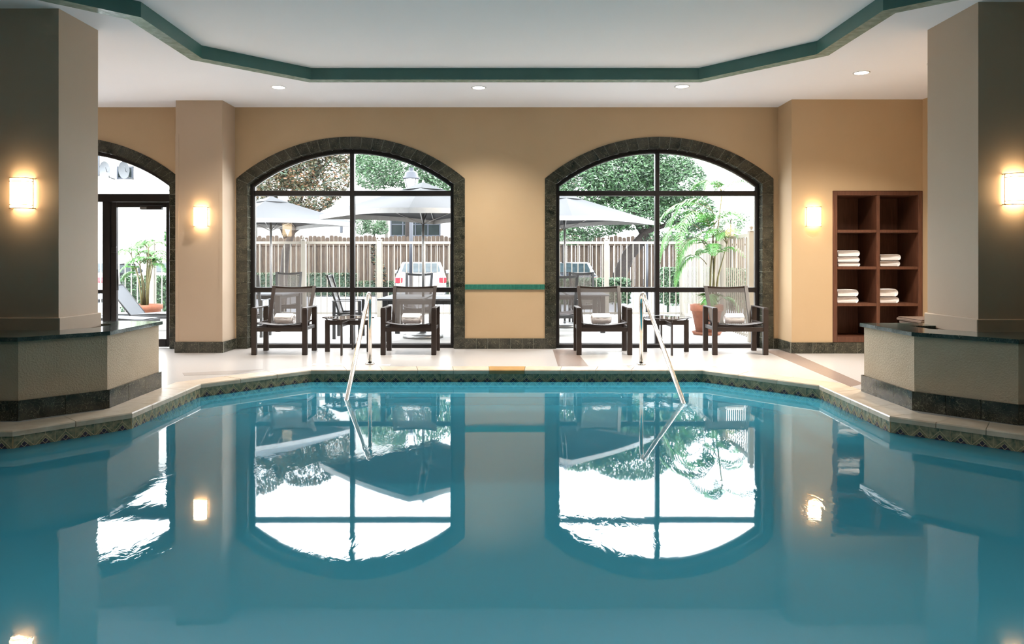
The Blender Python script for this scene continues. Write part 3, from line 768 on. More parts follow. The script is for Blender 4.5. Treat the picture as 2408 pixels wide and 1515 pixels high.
handrail(X(870, 9.43), 9.43, X(815, 7.78), 7.78, 'stainless steel pool handrail at the left of the steps')
handrail(X(1508, 9.40), 9.40, X(1607, 7.62), 7.62, 'stainless steel pool handrail at the right of the steps')
# white depth marker tiles set in the deck
for i, (a, b, py, lb) in enumerate(((735, 818, 857, 'left of the left handrail'), (884, 918, 859, 'right of the left handrail'), (1462, 1492, 858, 'left of the right handrail'), (1546, 1684, 859, 'right of the right handrail'))):
    y = CZ*FPX/(py-HZ); xa, xb = X(a, y), X(b, y); n = max(1, round((xb-xa)/.15))
    t = thing('deck_marker', 'white marker tile set in the deck '+lb, 'floor marker', ((xa+xb)/2, y, 0), 0, 'white marker tiles in the deck')
    w_ = (xb-xa)/n
    for k in range(n): MB().cbox((k-n/2)*w_+.003, (k+1-n/2)*w_-.003, -.045, .045, -.01, .003, .001).build('tile', M['white'], t)

# ------------------------------------------------------------------ towel cabinet
cx0, cx1, cz0, cz1 = 4.545, 5.812, .158, 2.298
cab = thing('towel_cabinet', 'walnut open towel cabinet built into the right wall', 'cabinet', (cx0, NY, 0))
W_, D_, tk = cx1-cx0, .58, .06
MB().cbox(0, tk, -.01, D_, cz0, cz1, .003).build('side_panel', M['wood'], cab)
MB().cbox(W_-tk, W_, -.01, D_, cz0, cz1, .003).build('side_panel', M['wood'], cab)
MB().cbox(tk, W_-tk, -.01, D_, cz1-tk, cz1, .003).build('top_panel', M['wood'], cab)
MB().cbox(tk, W_-tk, -.01, D_, cz0, cz0+.075, .003).build('bottom_panel', M['wood'], cab)
MB().box(tk, W_-tk, D_-.015, D_, cz0+.075, cz1-tk).build('back_panel', M['wood'], cab)
xm = X(2065, NY)-cx0
MB().cbox(xm-.024, xm+.024, -.006, D_-.016, cz0+.075, cz1-tk, .003).build('divider', M['wood'], cab)
shz = []
for py in (544, 630.5, 717):
    z = Z(py, NY); shz.append(z+.02)
    for a, b in ((tk, xm-.024), (xm+.024, W_-tk)): MB().cbox(a+.001, b-.001, -.003, D_-.016, z-.02, z+.02, .003).build('shelf', M['wood'], cab)
def folded(w_, d_, h):
    n = 10; pr = []
    for k in range(n+1): a = -math.pi/2+math.pi*k/n; pr.append((w_/2-h/2*.8+h/2*.8*math.cos(a), h/2+h/2*math.sin(a)))
    pr += [(-w_/2+.01, h*.97), (-w_/2, h*.7), (-w_/2, h*.12), (-w_/2+.01, 0)]
    m = len(pr); mb = MB(); ys = [0, .02, d_*.5, d_-.02, d_]; sc_ = [.90, 1, 1.02, 1, .9]; vs = []
    for y, s in zip(ys, sc_):
        for x, z in pr: vs.append((x*(.985 if s < 1 else 1), y, h/2+(z-h/2)*s+random.uniform(-.0015, .0015)))
    fs = [(i*m+k, i*m+(k+1) % m, (i+1)*m+(k+1) % m, (i+1)*m+k) for i in range(len(ys)-1) for k in range(m)]
    fs += [tuple(range(m)), tuple(range(len(vs)-1, len(vs)-m-1, -1))]
    mb.add(vs, fs, 0, True)
    # fold crease on the front: a slightly proud lower layer
    mb.box(-w_/2+.006, w_/2-h*.5, -.004, 0.02, h*.08, h*.44)
    return mb
for px, ps, row, hs, lbl in ((1996, 54, 1, [.105, .085, .068], 'upper left'), (2093, 50, 1, [.10, .095], 'upper right'), (1994, 51, 2, [.115, .10], 'lower left'), (2090, 46, 2, [.125, .10], 'lower right')):
    z = shz[1 if row == 1 else 2]
    hs = hs[::-1]
    for j, h in enumerate(hs):
        h *= .88
        pos = ('bottom', 'middle', 'top')[j] if len(hs) == 3 else ('bottom', 'top')[j]
        tw = folded(ps/166*random.uniform(.96, 1.02), .36, h).build('folded_towel', M['towel'], None, (X(px, NY+.06)+random.uniform(-.006, .006), NY+.05, z+.0005), 0)
        tag(tw, 'folded white towel, %s one of the %s stack in the cabinet' % (pos, lbl), 'towel', 'folded towels in the cabinet')
        z += h+.003

# framed board on the right wall and slatted hamper behind the right planter
fb = thing('wall_board', 'black framed board on the right wall, seen edge-on', 'wall board', (5.815, 9.6, 1.85))
MB().cbox(-.035, 0, -.64, .64, -.74, .74, .004).build('frame', M['black'], fb)
MB().box(-.038, -.034, -.58, .58, -.68, .68).build('panel', M['winglass'], fb)
hp = thing('slatted_hamper', 'brown slatted hamper behind the right planter', 'hamper', (4.98, 8.75, 0))
MB().cbox(-.30, .30, -.25, .25, .02, .60, .01).build('body', M['basket'], hp)
mb = MB().mesh
lid = MB().cbox(-.32, .32, -.27, .27, .60, .625, .004).build('lid', M['basket'], hp)
sl = MB().cbox(-.014, .014, -.26, .26, .625, .640, .003).mesh('slat', M['basket'])
for k in range(15): link('slat', sl, lid, (-.29+k*.0415, 0, 0))
for k in range(4): MB().cbox((-.27, .21)[k % 2], (-.21, .27)[k % 2], (-.23, .17)[k//2], (-.17, .23)[k//2], 0, .02, .003).build('foot', M['basket'], hp)

# ================================================================== OUTSIDE
G = -0.06; G2 = -0.20
struct(MB().box(-16, 10, 11.38, 19.0, G-.1, G).build('patio', M['concrete']), 'pale concrete patio outside the windows')
struct(MB().box(-40, 30, 19.0, 60, G2-.1, G2).build('driveway', M['asphalt']), 'grey driveway behind the metal fence')
kb = struct(MB().box(-30, 20, 28.9+3.2, 32.5, G2, G2+.12).build('kerb', M['concrete']))
# --- umbrellas
def umbrella(x, y, label):
    t = thing('patio_umbrella', label, 'umbrella', (x, y, G), R(0), 'grey patio umbrellas'); hd, ze, za = 1.85, 2.13-G, 2.69-G
    MB().lathe([(.0, 0), (.36, 0), (.36, .05), (.30, .075), (.08, .085), (.05, .13), (.03, .13)], 28).build('base', M['alu'], t)
    MB().tube([(0, 0, .1), (0, 0, za-.02)], .024, 12).build('pole', M['alu'], t)
    MB().lathe([(.03, ze+.05), (.05, ze+.05), (.05, ze+.14), (.03, ze+.14)], 12).build('hub', M['alu'], t)
    cor = [(hd, 0), (0, hd), (-hd, 0), (0, -hd)]
    n = 6; mb = MB(); vb = MB(); ribs = []
    for i in range(4):
        a, b = Vector(cor[i]), Vector(cor[(i+1) % 4])
        grid = []
        for r in range(n+1):
            u = .10 + .90*r/n; row = []
            for c in range(n+1):
                w = c/n; p = a.lerp(b, w)*u; z = za - (za-ze)*u*(1.18-.18*u) - .05*math.sin(math.pi*w)*(-1)*u*.6
                z = za - (za-ze)*u - .05*math.sin(math.pi*u)*math.sin(math.pi*w) + .04*math.sin(math.pi*w)*u
                row.append((p.x, p.y, z))
            grid.append(row)
        vs = [q for row in grid for q in row]
        mb.add(vs, [(r*(n+1)+c, r*(n+1)+c+1, (r+1)*(n+1)+c+1, (r+1)*(n+1)+c) for r in range(n) for c in range(n)], 0, True)
        e = grid[-1]
        vb.add([Vector(q) for q in e] + [Vector((q[0], q[1], q[2]-.085)) for q in e], [(c, c+1, n+2+c, n+1+c) for c in range(n)], 0, True)
        MB().tube([(0, 0, za-.05), (cor[i][0]*.98, cor[i][1]*.98, ze-.01)], .012, 6).build('rib', M['alu'], t)
        MB().tube([(0, 0, ze+.08-.25), (cor[i][0]*.5, cor[i][1]*.5, (ze+za)/2-.05)], .010, 6).build('strut', M['alu'], t)
    mb.build('canopy', M['umbfab'], t); vb.build('valance', M['umbval'], t)
    cp = MB()
    for i in range(4):
        a, b = Vector(cor[i]), Vector(cor[(i+1) % 4]); cp.add([(0, 0, za+.03), (a.x*.2, a.y*.2, za-.108), (b.x*.2, b.y*.2, za-.108)], [(0, 1, 2)])
    cp.build('vent_cap', M['umbfab'], t)
    MB().lathe([(.0, za+.06), (.02, za+.05), (.02, za+.02)], 10).build('finial', M['alu'], t)
    return t
um = umbrella(X(637, 16.2), 16.2, 'grey patio umbrella seen through the left half of the left window')
UM2 = (X(995, 13.3), 13.3)
UM3 = (X(1328, 15.4), 15.4)
dup(um, (*UM2, G), 0, 'grey patio umbrella nearest the glass, right half of the left window')
dup(um, (*UM3, G), 0, 'grey patio umbrella seen through the right window')
# --- dining tables and chairs on the patio
def patio_table(x, y, label):
    t = thing('patio_table', label, 'table', (x, y, G), 0, 'patio dining tables'); h = .73; w = .80
    for sx in (-1, 1):
        for sy in (-1, 1): MB().cbox(sx*.68-.045, sx*.68+.045, sy*.68-.045, sy*.68+.045, 0, h-.03, .006).build('leg', M['greyfurn'], t)
    MB().box(-.68, .68, -.70, -.66, h-.10, h-.03).box(-.68, .68, .66, .70, h-.10, h-.03).box(-.70, -.66, -.68, .68, h-.10, h-.03).box(.66, .70, -.68, .68, h-.10, h-.03).build('apron', M['greyfurn'], t)
    # top in two halves around the umbrella pole
    MB().cbox(-w, -.03, -w, w, h-.03, h, .004).build('top_panel', M['lounger'], t)
    MB().cbox(.03, w, -w, w, h-.03, h, .004).build('top_panel', M['lounger'], t)
    return t
pt = patio_table(UM2[0]+.12, UM2[1], 'grey patio table under the nearest umbrella')
pt.children[0].name = 'leg'
patio_table(X(600, 15.0), 15.0, 'grey patio table behind the leftmost armchair')
patio_table(UM3[0]-.05, UM3[1]-.6, 'grey patio table seen through the left half of the right window')
pc = thing('patio_chair', 'grey patio chair on the far side of the nearest patio table', 'chair', (X(978, 14.75), 14.75, G), R(180) * 0, 'patio dining chairs')
chair_parts(pc, M['greyfurn'], (M['seatcloth'], M['sling']), W=.56, D=.44, leg=.045, arm=.66, seat=.45, back_h=1.12, bw=.52, tilt=.12)
pc.rotation_euler = (0, 0, 0)
for x, y, rz, lb in ((X(850, 13.3), 13.3, R(95), 'grey patio chair at the left side of the nearest patio table'),
                     (X(1125, 13.4), 13.4, R(-90), 'grey patio chair at the right side of the nearest patio table'),
                     (X(672, 16.0), 16.0, R(10), 'grey patio chair behind the leftmost armchair, back towards the fence'),
                     (X(600, 13.7), 13.7, R(178), 'grey patio chair at the left edge of the left window'),
                     (X(1378, 15.75), 15.75, R(5), 'grey patio chair behind the third armchair, far side of its table'),
                     (X(1316, 13.75), 13.75, R(182), 'grey patio chair at the left edge of the right window')):
    dup(pc, (x, y, G), rz, lb)
# --- sun loungers outside the door
def lounger(x, y, rz, label, first=[None]):
    if first[0]: return dup(first[0], (x, y, G), rz, label)
    t = thing('sun_lounger', label, 'sun lounger', (x, y, G), rz, 'sun loungers outside the door'); first[0] = t
    for sx in (-.25, 1.25):
        for sy in (-.28, .28): MB().cbox(sx-.03, sx+.03, sy-.025, sy+.025, 0, .27, .004).build('leg', M['greyfurn'], t)
    MB().cbox(-.62, 1.35, -.31, -.27, .25, .31, .005).cbox(-.62, 1.35, .27, .31, .25, .31, .005).cbox(1.31, 1.35, -.27, .27, .25, .31, .005).cbox(-.62, -.58, -.27, .27, .25, .31, .005).build('frame', M['greyfurn'], t)
    n = 8; vs = []
    for i in range(n+1):
        u = i/n; xx = .02+1.3*u; zz = .325 + .03*math.sin(math.pi*min(1, u*1.2))
        vs += [(xx, -.27, zz), (xx, .27, zz)]
    MB().add(vs, [(2*i, 2*i+2, 2*i+3, 2*i+1) for i in range(n)], 0, True).build('seat', M['lounger'], t)
    MB().add([(.02, -.27, .325), (.02, .27, .325), (-.42, .27, .88), (-.42, -.27, .88)], [(0, 1, 2, 3)]).build('backrest', M['lounger'], t)
    for s in (-1, 1): MB().tube([(.02, s*.285, .31), (-.43, s*.285, .89)], .016, 6).build('back_post', M['greyfurn'], t)
    MB().tube([(-.43, -.285, .89), (-.43, .285, .89)], .016, 6).build('top_rail', M['greyfurn'], t)
    return t
lounger(X(322, 14.6), 14.6, 0, 'grey sun lounger farther from the glass door, backrest raised')
lounger(X(300, 13.5)-.9, 13.5, R(0), 'grey sun lounger nearest the glass door')
# --- plants in pots
def frond(mb, p0, d, L_, droop, nl=22, lw=.018, ll=.30):
    p = Vector(p0); d = Vector(d).normalized(); pts = [p.copy()]; n = 12
    for i in range(n):
        d = (d + Vector((0, 0, -droop/n*(1+i*.12)))).normalized(); p = p + d*L_/n; pts.append(p.copy())
    mb.tube(pts, [.009*(1-i/(n+2)) for i in range(n+1)], 5, 1)
    for i in range(nl):
        u = .18 + .82*i/nl; q = u*n; k = int(q); f = q-k
        if k >= n: break
        c = pts[k].lerp(pts[k+1], f); t = (pts[k+1]-pts[k]).normalized(); s = t.cross(Vector((0, 0, 1)))
        if s.length < .05: s = Vector((1, 0, 0))
        s.normalize(); l = ll*math.sin(math.pi*(.15+.8*u))*random.uniform(.8, 1.1)
        for sg in (-1, 1):
            e = c + (s*sg*.85 + t*.55 + Vector((0, 0, -.35+random.uniform(-.1, .1)))).normalized()*l
            mid = c.lerp(e, .5) + Vector((0, 0, .03)); o = t*lw*.5
            mb.add([c-o, c+o, mid+o*1.4, e, mid-o*1.4], [(0, 1, 2, 4), (4, 2, 3)], 0)
def pot(t, r, h, bowl=False):
    if bowl: pr = [(.0, 0), (r*.62, 0), (r*.9, h*.75), (r, h*.78), (r, h), (r*.92, h), (r*.85, h*.8)]
    else: pr = [(.0, .05), (r*.66, .05), (r*.90, h*.78), (r*.97, h*.78), (r, h*.82), (r, h), (r*.9, h), (r*.86, h*.85)]
    MB().lathe(pr, 28).build('pot', M['terra'], t)
    MB().lathe([(.0, h*.86), (r*.88, h*.86)], 20).build('soil', M['soil'], t)
    MB().lathe([(0, 0), (r*.8, 0), (r*.92, .06), (r*.86, .06), (r*.78, .02), (0, .02)], 28).build('saucer', M['terra'], t)
ptY = 13.8
t = thing('potted_palm', 'tall palm in a terracotta pot behind the rightmost armchair', 'potted plant', (X(1662, ptY), ptY, G))
pot(t, .30, .56)
st = MB(); fm_ = MB(); rnd = random.Random(3)
for (dx, h_, lean) in ((.20, 2.15, .10), (.10, 1.55, .05), (.27, 1.2, .12), (.18, .9, -.05)):
    top = (dx+lean, .05, .48+h_)
    st.tube([(dx*.5, 0, .45), (dx*.8, .02, .48+h_*.5), top], [.022, .018, .012], 8)
    for k in range(4):
        a = rnd.uniform(0, 2*math.pi); frond(fm_, top, (math.cos(a)*.6, math.sin(a)*.5, 1.0), rnd.uniform(.7, 1.0), 1.7, 20, .02, .22)
for p0, d, L_, dr_ in (((.1, 0, 1.5), (-.35, -.1, 1), 1.25, 3.0), ((.1, .1, 1.9), (-.25, .1, 1), 1.7, 3.3), ((.1, -.1, 1.7), (-.15, -.1, 1), 1.8, 3.4), ((.0, 0, 1.6), (-.4, .1, 1), 1.6, 3.2), ((.15, 0, 2.2), (-.4, .0, 1), 1.5, 3.0), ((.0, 0, 1.3), (-.5, -.1, .9), 1.1, 3.0), ((-.1, -.1, 1.9), (-.6, 0, .8), 1.3, 2.6), ((.05, -.1, 2.3), (-.7, .1, .6), 1.4, 1.7), ((.2, 0, .6), (-.2, -.2, .7), .6, 2.4), ((.2, 0, .6), (.4, -.2, .7), .6, 2.4)):
    frond(fm_, p0, d, L_, dr_, 28, .024, .34)
st.build('stem', M['palmstem'], t); f = fm_.build('foliage', [M['palm'], M['palmstem']], t); f['kind'] = 'stuff'
DY = 15.8
t = thing('potted_palm', 'bushy palm in a wide terracotta bowl outside the glass door', 'potted plant', (X(343, DY), DY, G))
pot(t, .33, .44, True)
st = MB(); fm_ = MB()
for k in range(13):
    a = rnd.uniform(0, 2*math.pi); r_ = rnd.uniform(.03, .14); h_ = rnd.uniform(.55, 1.35); le = rnd.uniform(.0, .16)
    top = (math.cos(a)*(r_+le), math.sin(a)*(r_+le), .40+h_)
    st.tube([(math.cos(a)*r_*.6, math.sin(a)*r_*.6, .37), (math.cos(a)*r_, math.sin(a)*r_, .4+h_*.5), top], [.017, .014, .008], 6)
    for q in range(2):
        b = rnd.uniform(0, 2*math.pi); frond(fm_, top, (math.cos(b)*.6, math.sin(b)*.6, 1), rnd.uniform(.35, .6), 1.8, 14, .016, .15)
for p0, d, L_, dr_ in (((.05, 0, 1.15), (.25, 0, 1), .85, 2.4), ((.03, 0, 1.1), (.35, -.1, 1), .7, 2.2), ((-.1, 0, 1.0), (-.5, 0, .9), .55, 2.0), ((.1, 0, 1.3), (.2, .1, 1), .6, 2.4), ((.35, .2, 1.5), (.4, 0, .6), .5, 2.0)):
    frond(fm_, p0, d, L_, dr_, 20, .016, .2)
st.build('stem', M['palmstem'], t); f = fm_.build('foliage', [M['palm'], M['palmstem']], t); f['kind'] = 'stuff'

# --- cream metal fence
FZ = 18.0; FT = Z(568, FZ) - G - .0
mf = thing('metal_fence', 'cream metal picket fence around the patio', 'fence', (0, 0, G))
pk = MB().box(-.010, .010, -.010, .010, .06, FT-.02).mesh('picket', M['whitemetal'])
pst = MB().cbox(-.055, .055, -.055, .055, 0, FT+.03, .006).mesh('fence_post', M['whitemetal'])
fin = MB().lathe([(.07, FT+.03), (.07, FT+.05), (.02, FT+.055), (.045, FT+.10), (.03, FT+.135), (.0, FT+.145)], 10).mesh('finial', M['whitemetal'])
xr = X(1604, FZ)
posts = [(xr - 1.83*k, FZ) for k in range(9)] + [(xr-.03*k, FZ-1.83*k) for k in (1, 2, 3)]
for p in posts:
    q = link('fence_post', pst, mf, (p[0], p[1], 0)); link('finial', fin, q)
xl = posts[8][0]
MB().box(xl, xr, FZ-.022, FZ+.022, FT-.06, FT).build('top_rail', M['whitemetal'], mf)
MB().box(xl, xr, FZ-.018, FZ+.018, .08, .12).build('bottom_rail', M['whitemetal'], mf)
n = 0
xx = xr-.15
while xx > xl:
    link('picket', pk, mf, (xx, FZ, 0)); xx -= .148
yy = FZ-.13
while yy > FZ-1.83*3:
    link('picket', pk, mf, (xr-.0165*(FZ-yy), yy, 0)); yy -= .13
mt = Matrix.Translation((xr, FZ, 0)) @ Matrix.Rotation(math.atan2(-1.83*3, -.09), 4, 'Z')
MB().box(0, 1.83*3, -.022, .022, FT-.06, FT, mtx=mt).build('top_rail', M['whitemetal'], mf)
MB().box(0, 1.83*3, -.018, .018, .08, .12, mtx=mt).build('bottom_rail', M['whitemetal'], mf)
# --- tall wooden fence far behind
BY = 33.0; bt = Z(556, BY)-G2
wf = thing('wooden_fence', 'tall weathered wooden board fence behind the driveway', 'fence', (0, 0, G2))
bms = []
for k in range(4):
    h = bt + (-.05, .0, .04, .02)[k]; bms.append(MB().prism([(-.088, 0), (.088, 0), (.088, h-.05), (.05, h), (-.05, h), (-.088, h-.05)], -.012, .012, axis='y').mesh('board', M['board']))
xx = -14.2; k = 0
while xx < 14.2:
    link('board', random.choice(bms), wf, (xx, BY+random.uniform(-.012, .012), 0)); xx += .188
rl = MB().box(-14.2, 14.2, BY-.07, BY-.03, bt-.42, bt-.32).build('rail', M['board'], wf)
MB().box(-14.2, 14.2, BY-.07, BY-.03, .25, .38).build('rail', M['board'], wf)
pm_ = MB().box(-.055, .055, -.13, -.03, 0, bt-.12).mesh('fence_post', M['board'])
for k in range(12): link('fence_post', pm_, wf, (-13.6+k*2.44, BY, 0))

# --- foliage helpers
def leafcloud(name, mats, parent, blobs, n, size, seed, loc=(0, 0, 0)):
    r = random.Random(seed); vs = []; fs = []; mi = []
    tot = sum(b[3]*b[4]*b[5] for b in blobs)
    for b in blobs:
        cnt = int(n*b[3]*b[4]*b[5]/tot)
        for _ in range(cnt):
            while True:
                p = Vector((r.uniform(-1, 1), r.uniform(-1, 1), r.uniform(-1, 1)))
                if .25 < p.length < 1: break
            p = p.normalized()*p.length**.5
            c = Vector((b[0]+p.x*b[3], b[1]+p.y*b[4], b[2]+p.z*b[5]))
            a = Vector((r.gauss(0, 1), r.gauss(0, 1), r.gauss(0, .6))).normalized(); q = a.cross(Vector((r.gauss(0, 1), r.gauss(0, 1), r.gauss(0, 1)))).normalized()
            s = size*r.uniform(.6, 1.3); i = len(vs)
            vs += [c-a*s, c+q*s*.36, c+a*s, c-q*s*.36]; fs.append((i, i+1, i+2, i+3)); mi.append(r.choice(range(len(mats))))
    me = bpy.data.meshes.new(name); me.from_pydata([tuple(v) for v in vs], [], fs)
    for m in mats: me.materials.append(m)
    me.polygons.foreach_set('material_index', mi); me.update()
    o = link(name, me, parent, loc); o['kind'] = 'stuff'; return o
def tree(name, label, x, y, trunk, branches, blobs, n, size, mats, seed):
    t = thing(name, label, 'tree', (x, y, G2))
    MB().tube(trunk[0], trunk[1], 10).build('trunk', M['bark'], t)
    mb = MB()
    for p, r_ in branches: mb.tube(p, r_, 6)
    if branches: mb.build('branches', M['bark'], t)
    leafcloud('foliage', mats, t, blobs, n, size, seed)
    return t
tx, ty = X(662, 22), 22
def rel(px, py, Y, dy=0): return (X(px, Y)-tx, dy, Z(py, Y)-G2)
tree('magnolia_tree', 'rusty olive-leaved tree behind the left umbrella', tx, ty,
     ([(0, 0, 0), rel(668, 640, 22), rel(672, 590, 22), rel(690, 540, 22), rel(680, 470, 22)], [.14, .115, .115, .09, .05]),
     [([rel(690, 545, 22), rel(725, 520, 22), rel(790, 462, 22)], [.07, .05, .02]), ([rel(672, 560, 22), rel(640, 480, 22), rel(630, 420, 22)], [.07, .05, .02]), ([rel(690, 530, 22), rel(720, 430, 22), rel(770, 380, 22)], [.06, .04, .015])],
     [(*rel(640, 425, 22), .62, .7, .45), (*rel(700, 400, 22), .75, .8, .6), (*rel(660, 380, 22, .3), .55, .7, .5), (*rel(735, 465, 22), .7, .6, .42), (*rel(790, 410, 22), .42, .5, .75), (*rel(700, 505, 22), .55, .6, .35), (*rel(620, 470, 22), .4, .5, .4), (*rel(720, 350, 22), .9, .7, .45), (*rel(600, 340, 22), .9, .7, .6), (*rel(800, 365, 22), .3, .5, .25)],
     20000, .058, [M['leaf_olive'], M['leaf_rust'], M['leaf_dark'], M['leaf_olive']], 5)
tx, ty = X(1448, 27), 27
tree('shade_tree', 'large leaning dark green tree behind the right window', tx, ty,
     ([(0, 0, 0), rel(1460, 640, 27), rel(1478, 600, 27), rel(1515, 555, 27), rel(1560, 500, 27)], [.30, .26, .24, .20, .10]),
     [([rel(1515, 555, 27), rel(1480, 490, 27), rel(1420, 420, 27)], [.14, .1, .04]), ([rel(1530, 540, 27), rel(1600, 520, 27), rel(1650, 480, 27)], [.12, .08, .03])],
     [(*rel(1370, 430, 27), 1.3, 1.4, 1.0), (*rel(1450, 400, 27), 1.4, 1.4, 1.1), (*rel(1520, 440, 27, .5), 1.3, 1.3, 1.1), (*rel(1590, 430, 27), 1.1, 1.2, .9), (*rel(1480, 500, 27), 1.5, 1.2, .65), (*rel(1400, 520, 27), 1.3, 1.2, .6), (*rel(1620, 500, 27), 1.0, 1.1, .75), (*rel(1560, 390, 27), 1.1, 1.2, .7), (*rel(1650, 545, 27), .7, .8, .4), (*rel(1340, 560, 27), .9, .9, .25), (*rel(1560, 560, 27), .9, .8, .25), (*rel(1480, 340, 27), 1.6, 1.4, .8), (*rel(1360, 360, 27), 1.2, 1.2, .8)],
     60000, .070, [M['leaf_dark'], M['leaf_mid'], M['leaf_pale'], M['leaf_mid']], 6)
tx, ty = X(985, 40), 36
tree('pale_tree', 'hazy pale green tree rising behind the wooden fence', tx, 36, ([(0, 0, 0), (0, 0, 5)], [.25, .12]), [],
     [(0, 0, 6.3, 2.6, 1.5, 1.3), (1.4, 0, 5.6, 1.6, 1.3, 1.2), (-1.6, 0, 5.9, 1.3, 1.2, 1.0), (1.0, 0, 4.6, 1.4, 1.2, .9)], 20000, .085, [M['leaf_pale'], M['leaf_mid']], 8)
tx, ty = X(880, 35), 35
tree('young_tree', 'small light green tree showing above the wooden fence', tx, 35, ([(0, 0, 0), (0, 0, 2.8)], [.07, .03]), [],
     [(0, 0, 3.3, .55, .5, .6), (-.6, 0, 3.2, .45, .4, .5), (.3, 0, 3.0, .4, .4, .3)], 4500, .05, [M['leaf_mid'], M['leaf_pale']], 9)
tx, ty = X(1325, 30), 30
tree('autumn_tree', 'rust-leaved tree at the left edge of the right window', tx, 30, ([(0, 0, 0), (0, 0, 3.5)], [.1, .05]), [],
     [(0, 0, 4.7, .6, .5, .5), (-.1, 0, 3.0, .6, .5, .5), (.1, 0, 2.5, .5, .4, .3)], 5000, .06, [M['leaf_rust'], M['leaf_olive']], 10)
tx, ty = X(420, 19.3), 19.3
tree('bright_shrub_tree', 'bright green shrub at the right edge of the glass door', tx, 19.3, ([(0, 0, 0), (0, 0, 1.7)], [.05, .03]), [],
     [(0, 0, 2.1, .35, .4, .42), (.15, 0, 1.7, .3, .3, .3)], 2200, .045, [M['palm'], M['leaf_mid']], 11)
tx, ty = X(1718, 31), 31
tree('slender_tree', 'thin distant tree at the right of the right window', tx, 31, ([(0, 0, 0), (0, 0, 3.2)], [.06, .03]), [], [(0, 0, 2.95, .6, .5, .3), (.5, 0, 3.3, .35, .3, .2)], 1200, .055, [M['leaf_mid'], M['leaf_pale']], 12)
# hedges
def hedge(label, x0, x1, y, d, h, n, seed, mats, stem=True, g=G2):
    t = thing('hedge', label, 'hedge', ((x0+x1)/2, y, g)); w = (x1-x0)/2
    r = random.Random(seed); vs = []; fs = []; mi = []
    zb = .35 if stem else 0
    for _ in range(n):
        a = r.uniform(-w, w); b = r.uniform(-d, d); c = r.uniform(zb, h)
        s_ = r.choice('xyztt')
        if s_ == 'y': b = -d*r.uniform(.85, 1.05)
        elif s_ == 't' or s_ == 'z': c = h*r.uniform(.9, 1.03)
        else: a = (w if r.random() > .5 else -w)*r.uniform(.9, 1.03)
        q = Vector((a, b, c)); e = Vector((r.gauss(0, 1), r.gauss(0, 1), r.gauss(0, 1))).normalized(); f_ = e.cross(Vector((r.gauss(0, 1), r.gauss(0, 1), r.gauss(0, 1)))).normalized(); s = .036*r.uniform(.6, 1.3)
        i = len(vs); vs += [q-e*s, q+f_*s*.5, q+e*s, q-f_*s*.5]; fs.append((i, i+1, i+2, i+3)); mi.append(r.choice(range(len(mats))))
    me = bpy.data.meshes.new('foliage'); me.from_pydata([tuple(v) for v in vs], [], fs)
    for m in mats: me.materials.append(m)
    me.polygons.foreach_set('material_index', mi); me.update(); o = link('foliage', me, t); o['kind'] = 'stuff'
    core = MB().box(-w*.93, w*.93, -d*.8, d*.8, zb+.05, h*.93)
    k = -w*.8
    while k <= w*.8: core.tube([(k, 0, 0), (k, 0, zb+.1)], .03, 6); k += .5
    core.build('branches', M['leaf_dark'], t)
    return t
hm = [M['leaf_mid'], M['leaf_dark'], M['leaf_pale']]
hedge('clipped green hedge behind the third armchair', X(1300, 20.3), X(1476, 20.3), 20.3, .45, Z(657, 20.3)-G2, 9000, 21, hm)
hedge('tall clipped hedge inside the corner of the metal fence', X(1560, 19.6), X(1665, 19.6), 19.6, .5, Z(633, 19.6)-G2, 9000, 22, hm)
hedge('long clipped hedge at the right edge of the right window', 5.1, 9.2, 17.6, .5, Z(636, 17.1)-G2, 18000, 23, hm)
hedge('dark low hedge along the foot of the wooden fence', X(590, 31.4), X(835, 31.4), 31.4, .4, .95, 12000, 24, [M['leaf_dark'], M['leaf_dark'], M['leaf_olive']], False)
hedge('loose low hedge behind the white sedan', X(840, 31.4), X(1075, 31.4), 31.4, .35, .62, 8000, 25, [M['leaf_dark'], M['leaf_pale'], M['leaf_olive']], False)
hedge('leafy hedge behind the fence outside the glass door', X(300, 19.6), X(425, 19.6), 19.6, .35, Z(652, 19.6)-G2, 8000, 26, hm, False)
tx, ty = X(905, 31), 31
vn = thing('vine_trunk', 'ivy-wrapped leaning trunk against the wooden fence', 'tree', (tx, ty, G2))
MB().tube([(0, 0, 0), (-.25, .1, 1.0), (-.55, .2, 2.2)], [.13, .10, .06], 8).build('trunk', M['bark'], vn)
leafcloud('foliage', [M['leaf_rust'], M['bark'], M['leaf_dark']], vn, [(-.2, 0, .8, .25, .2, .7), (-.45, .1, 1.8, .18, .2, .5)], 1200, .06, 31)

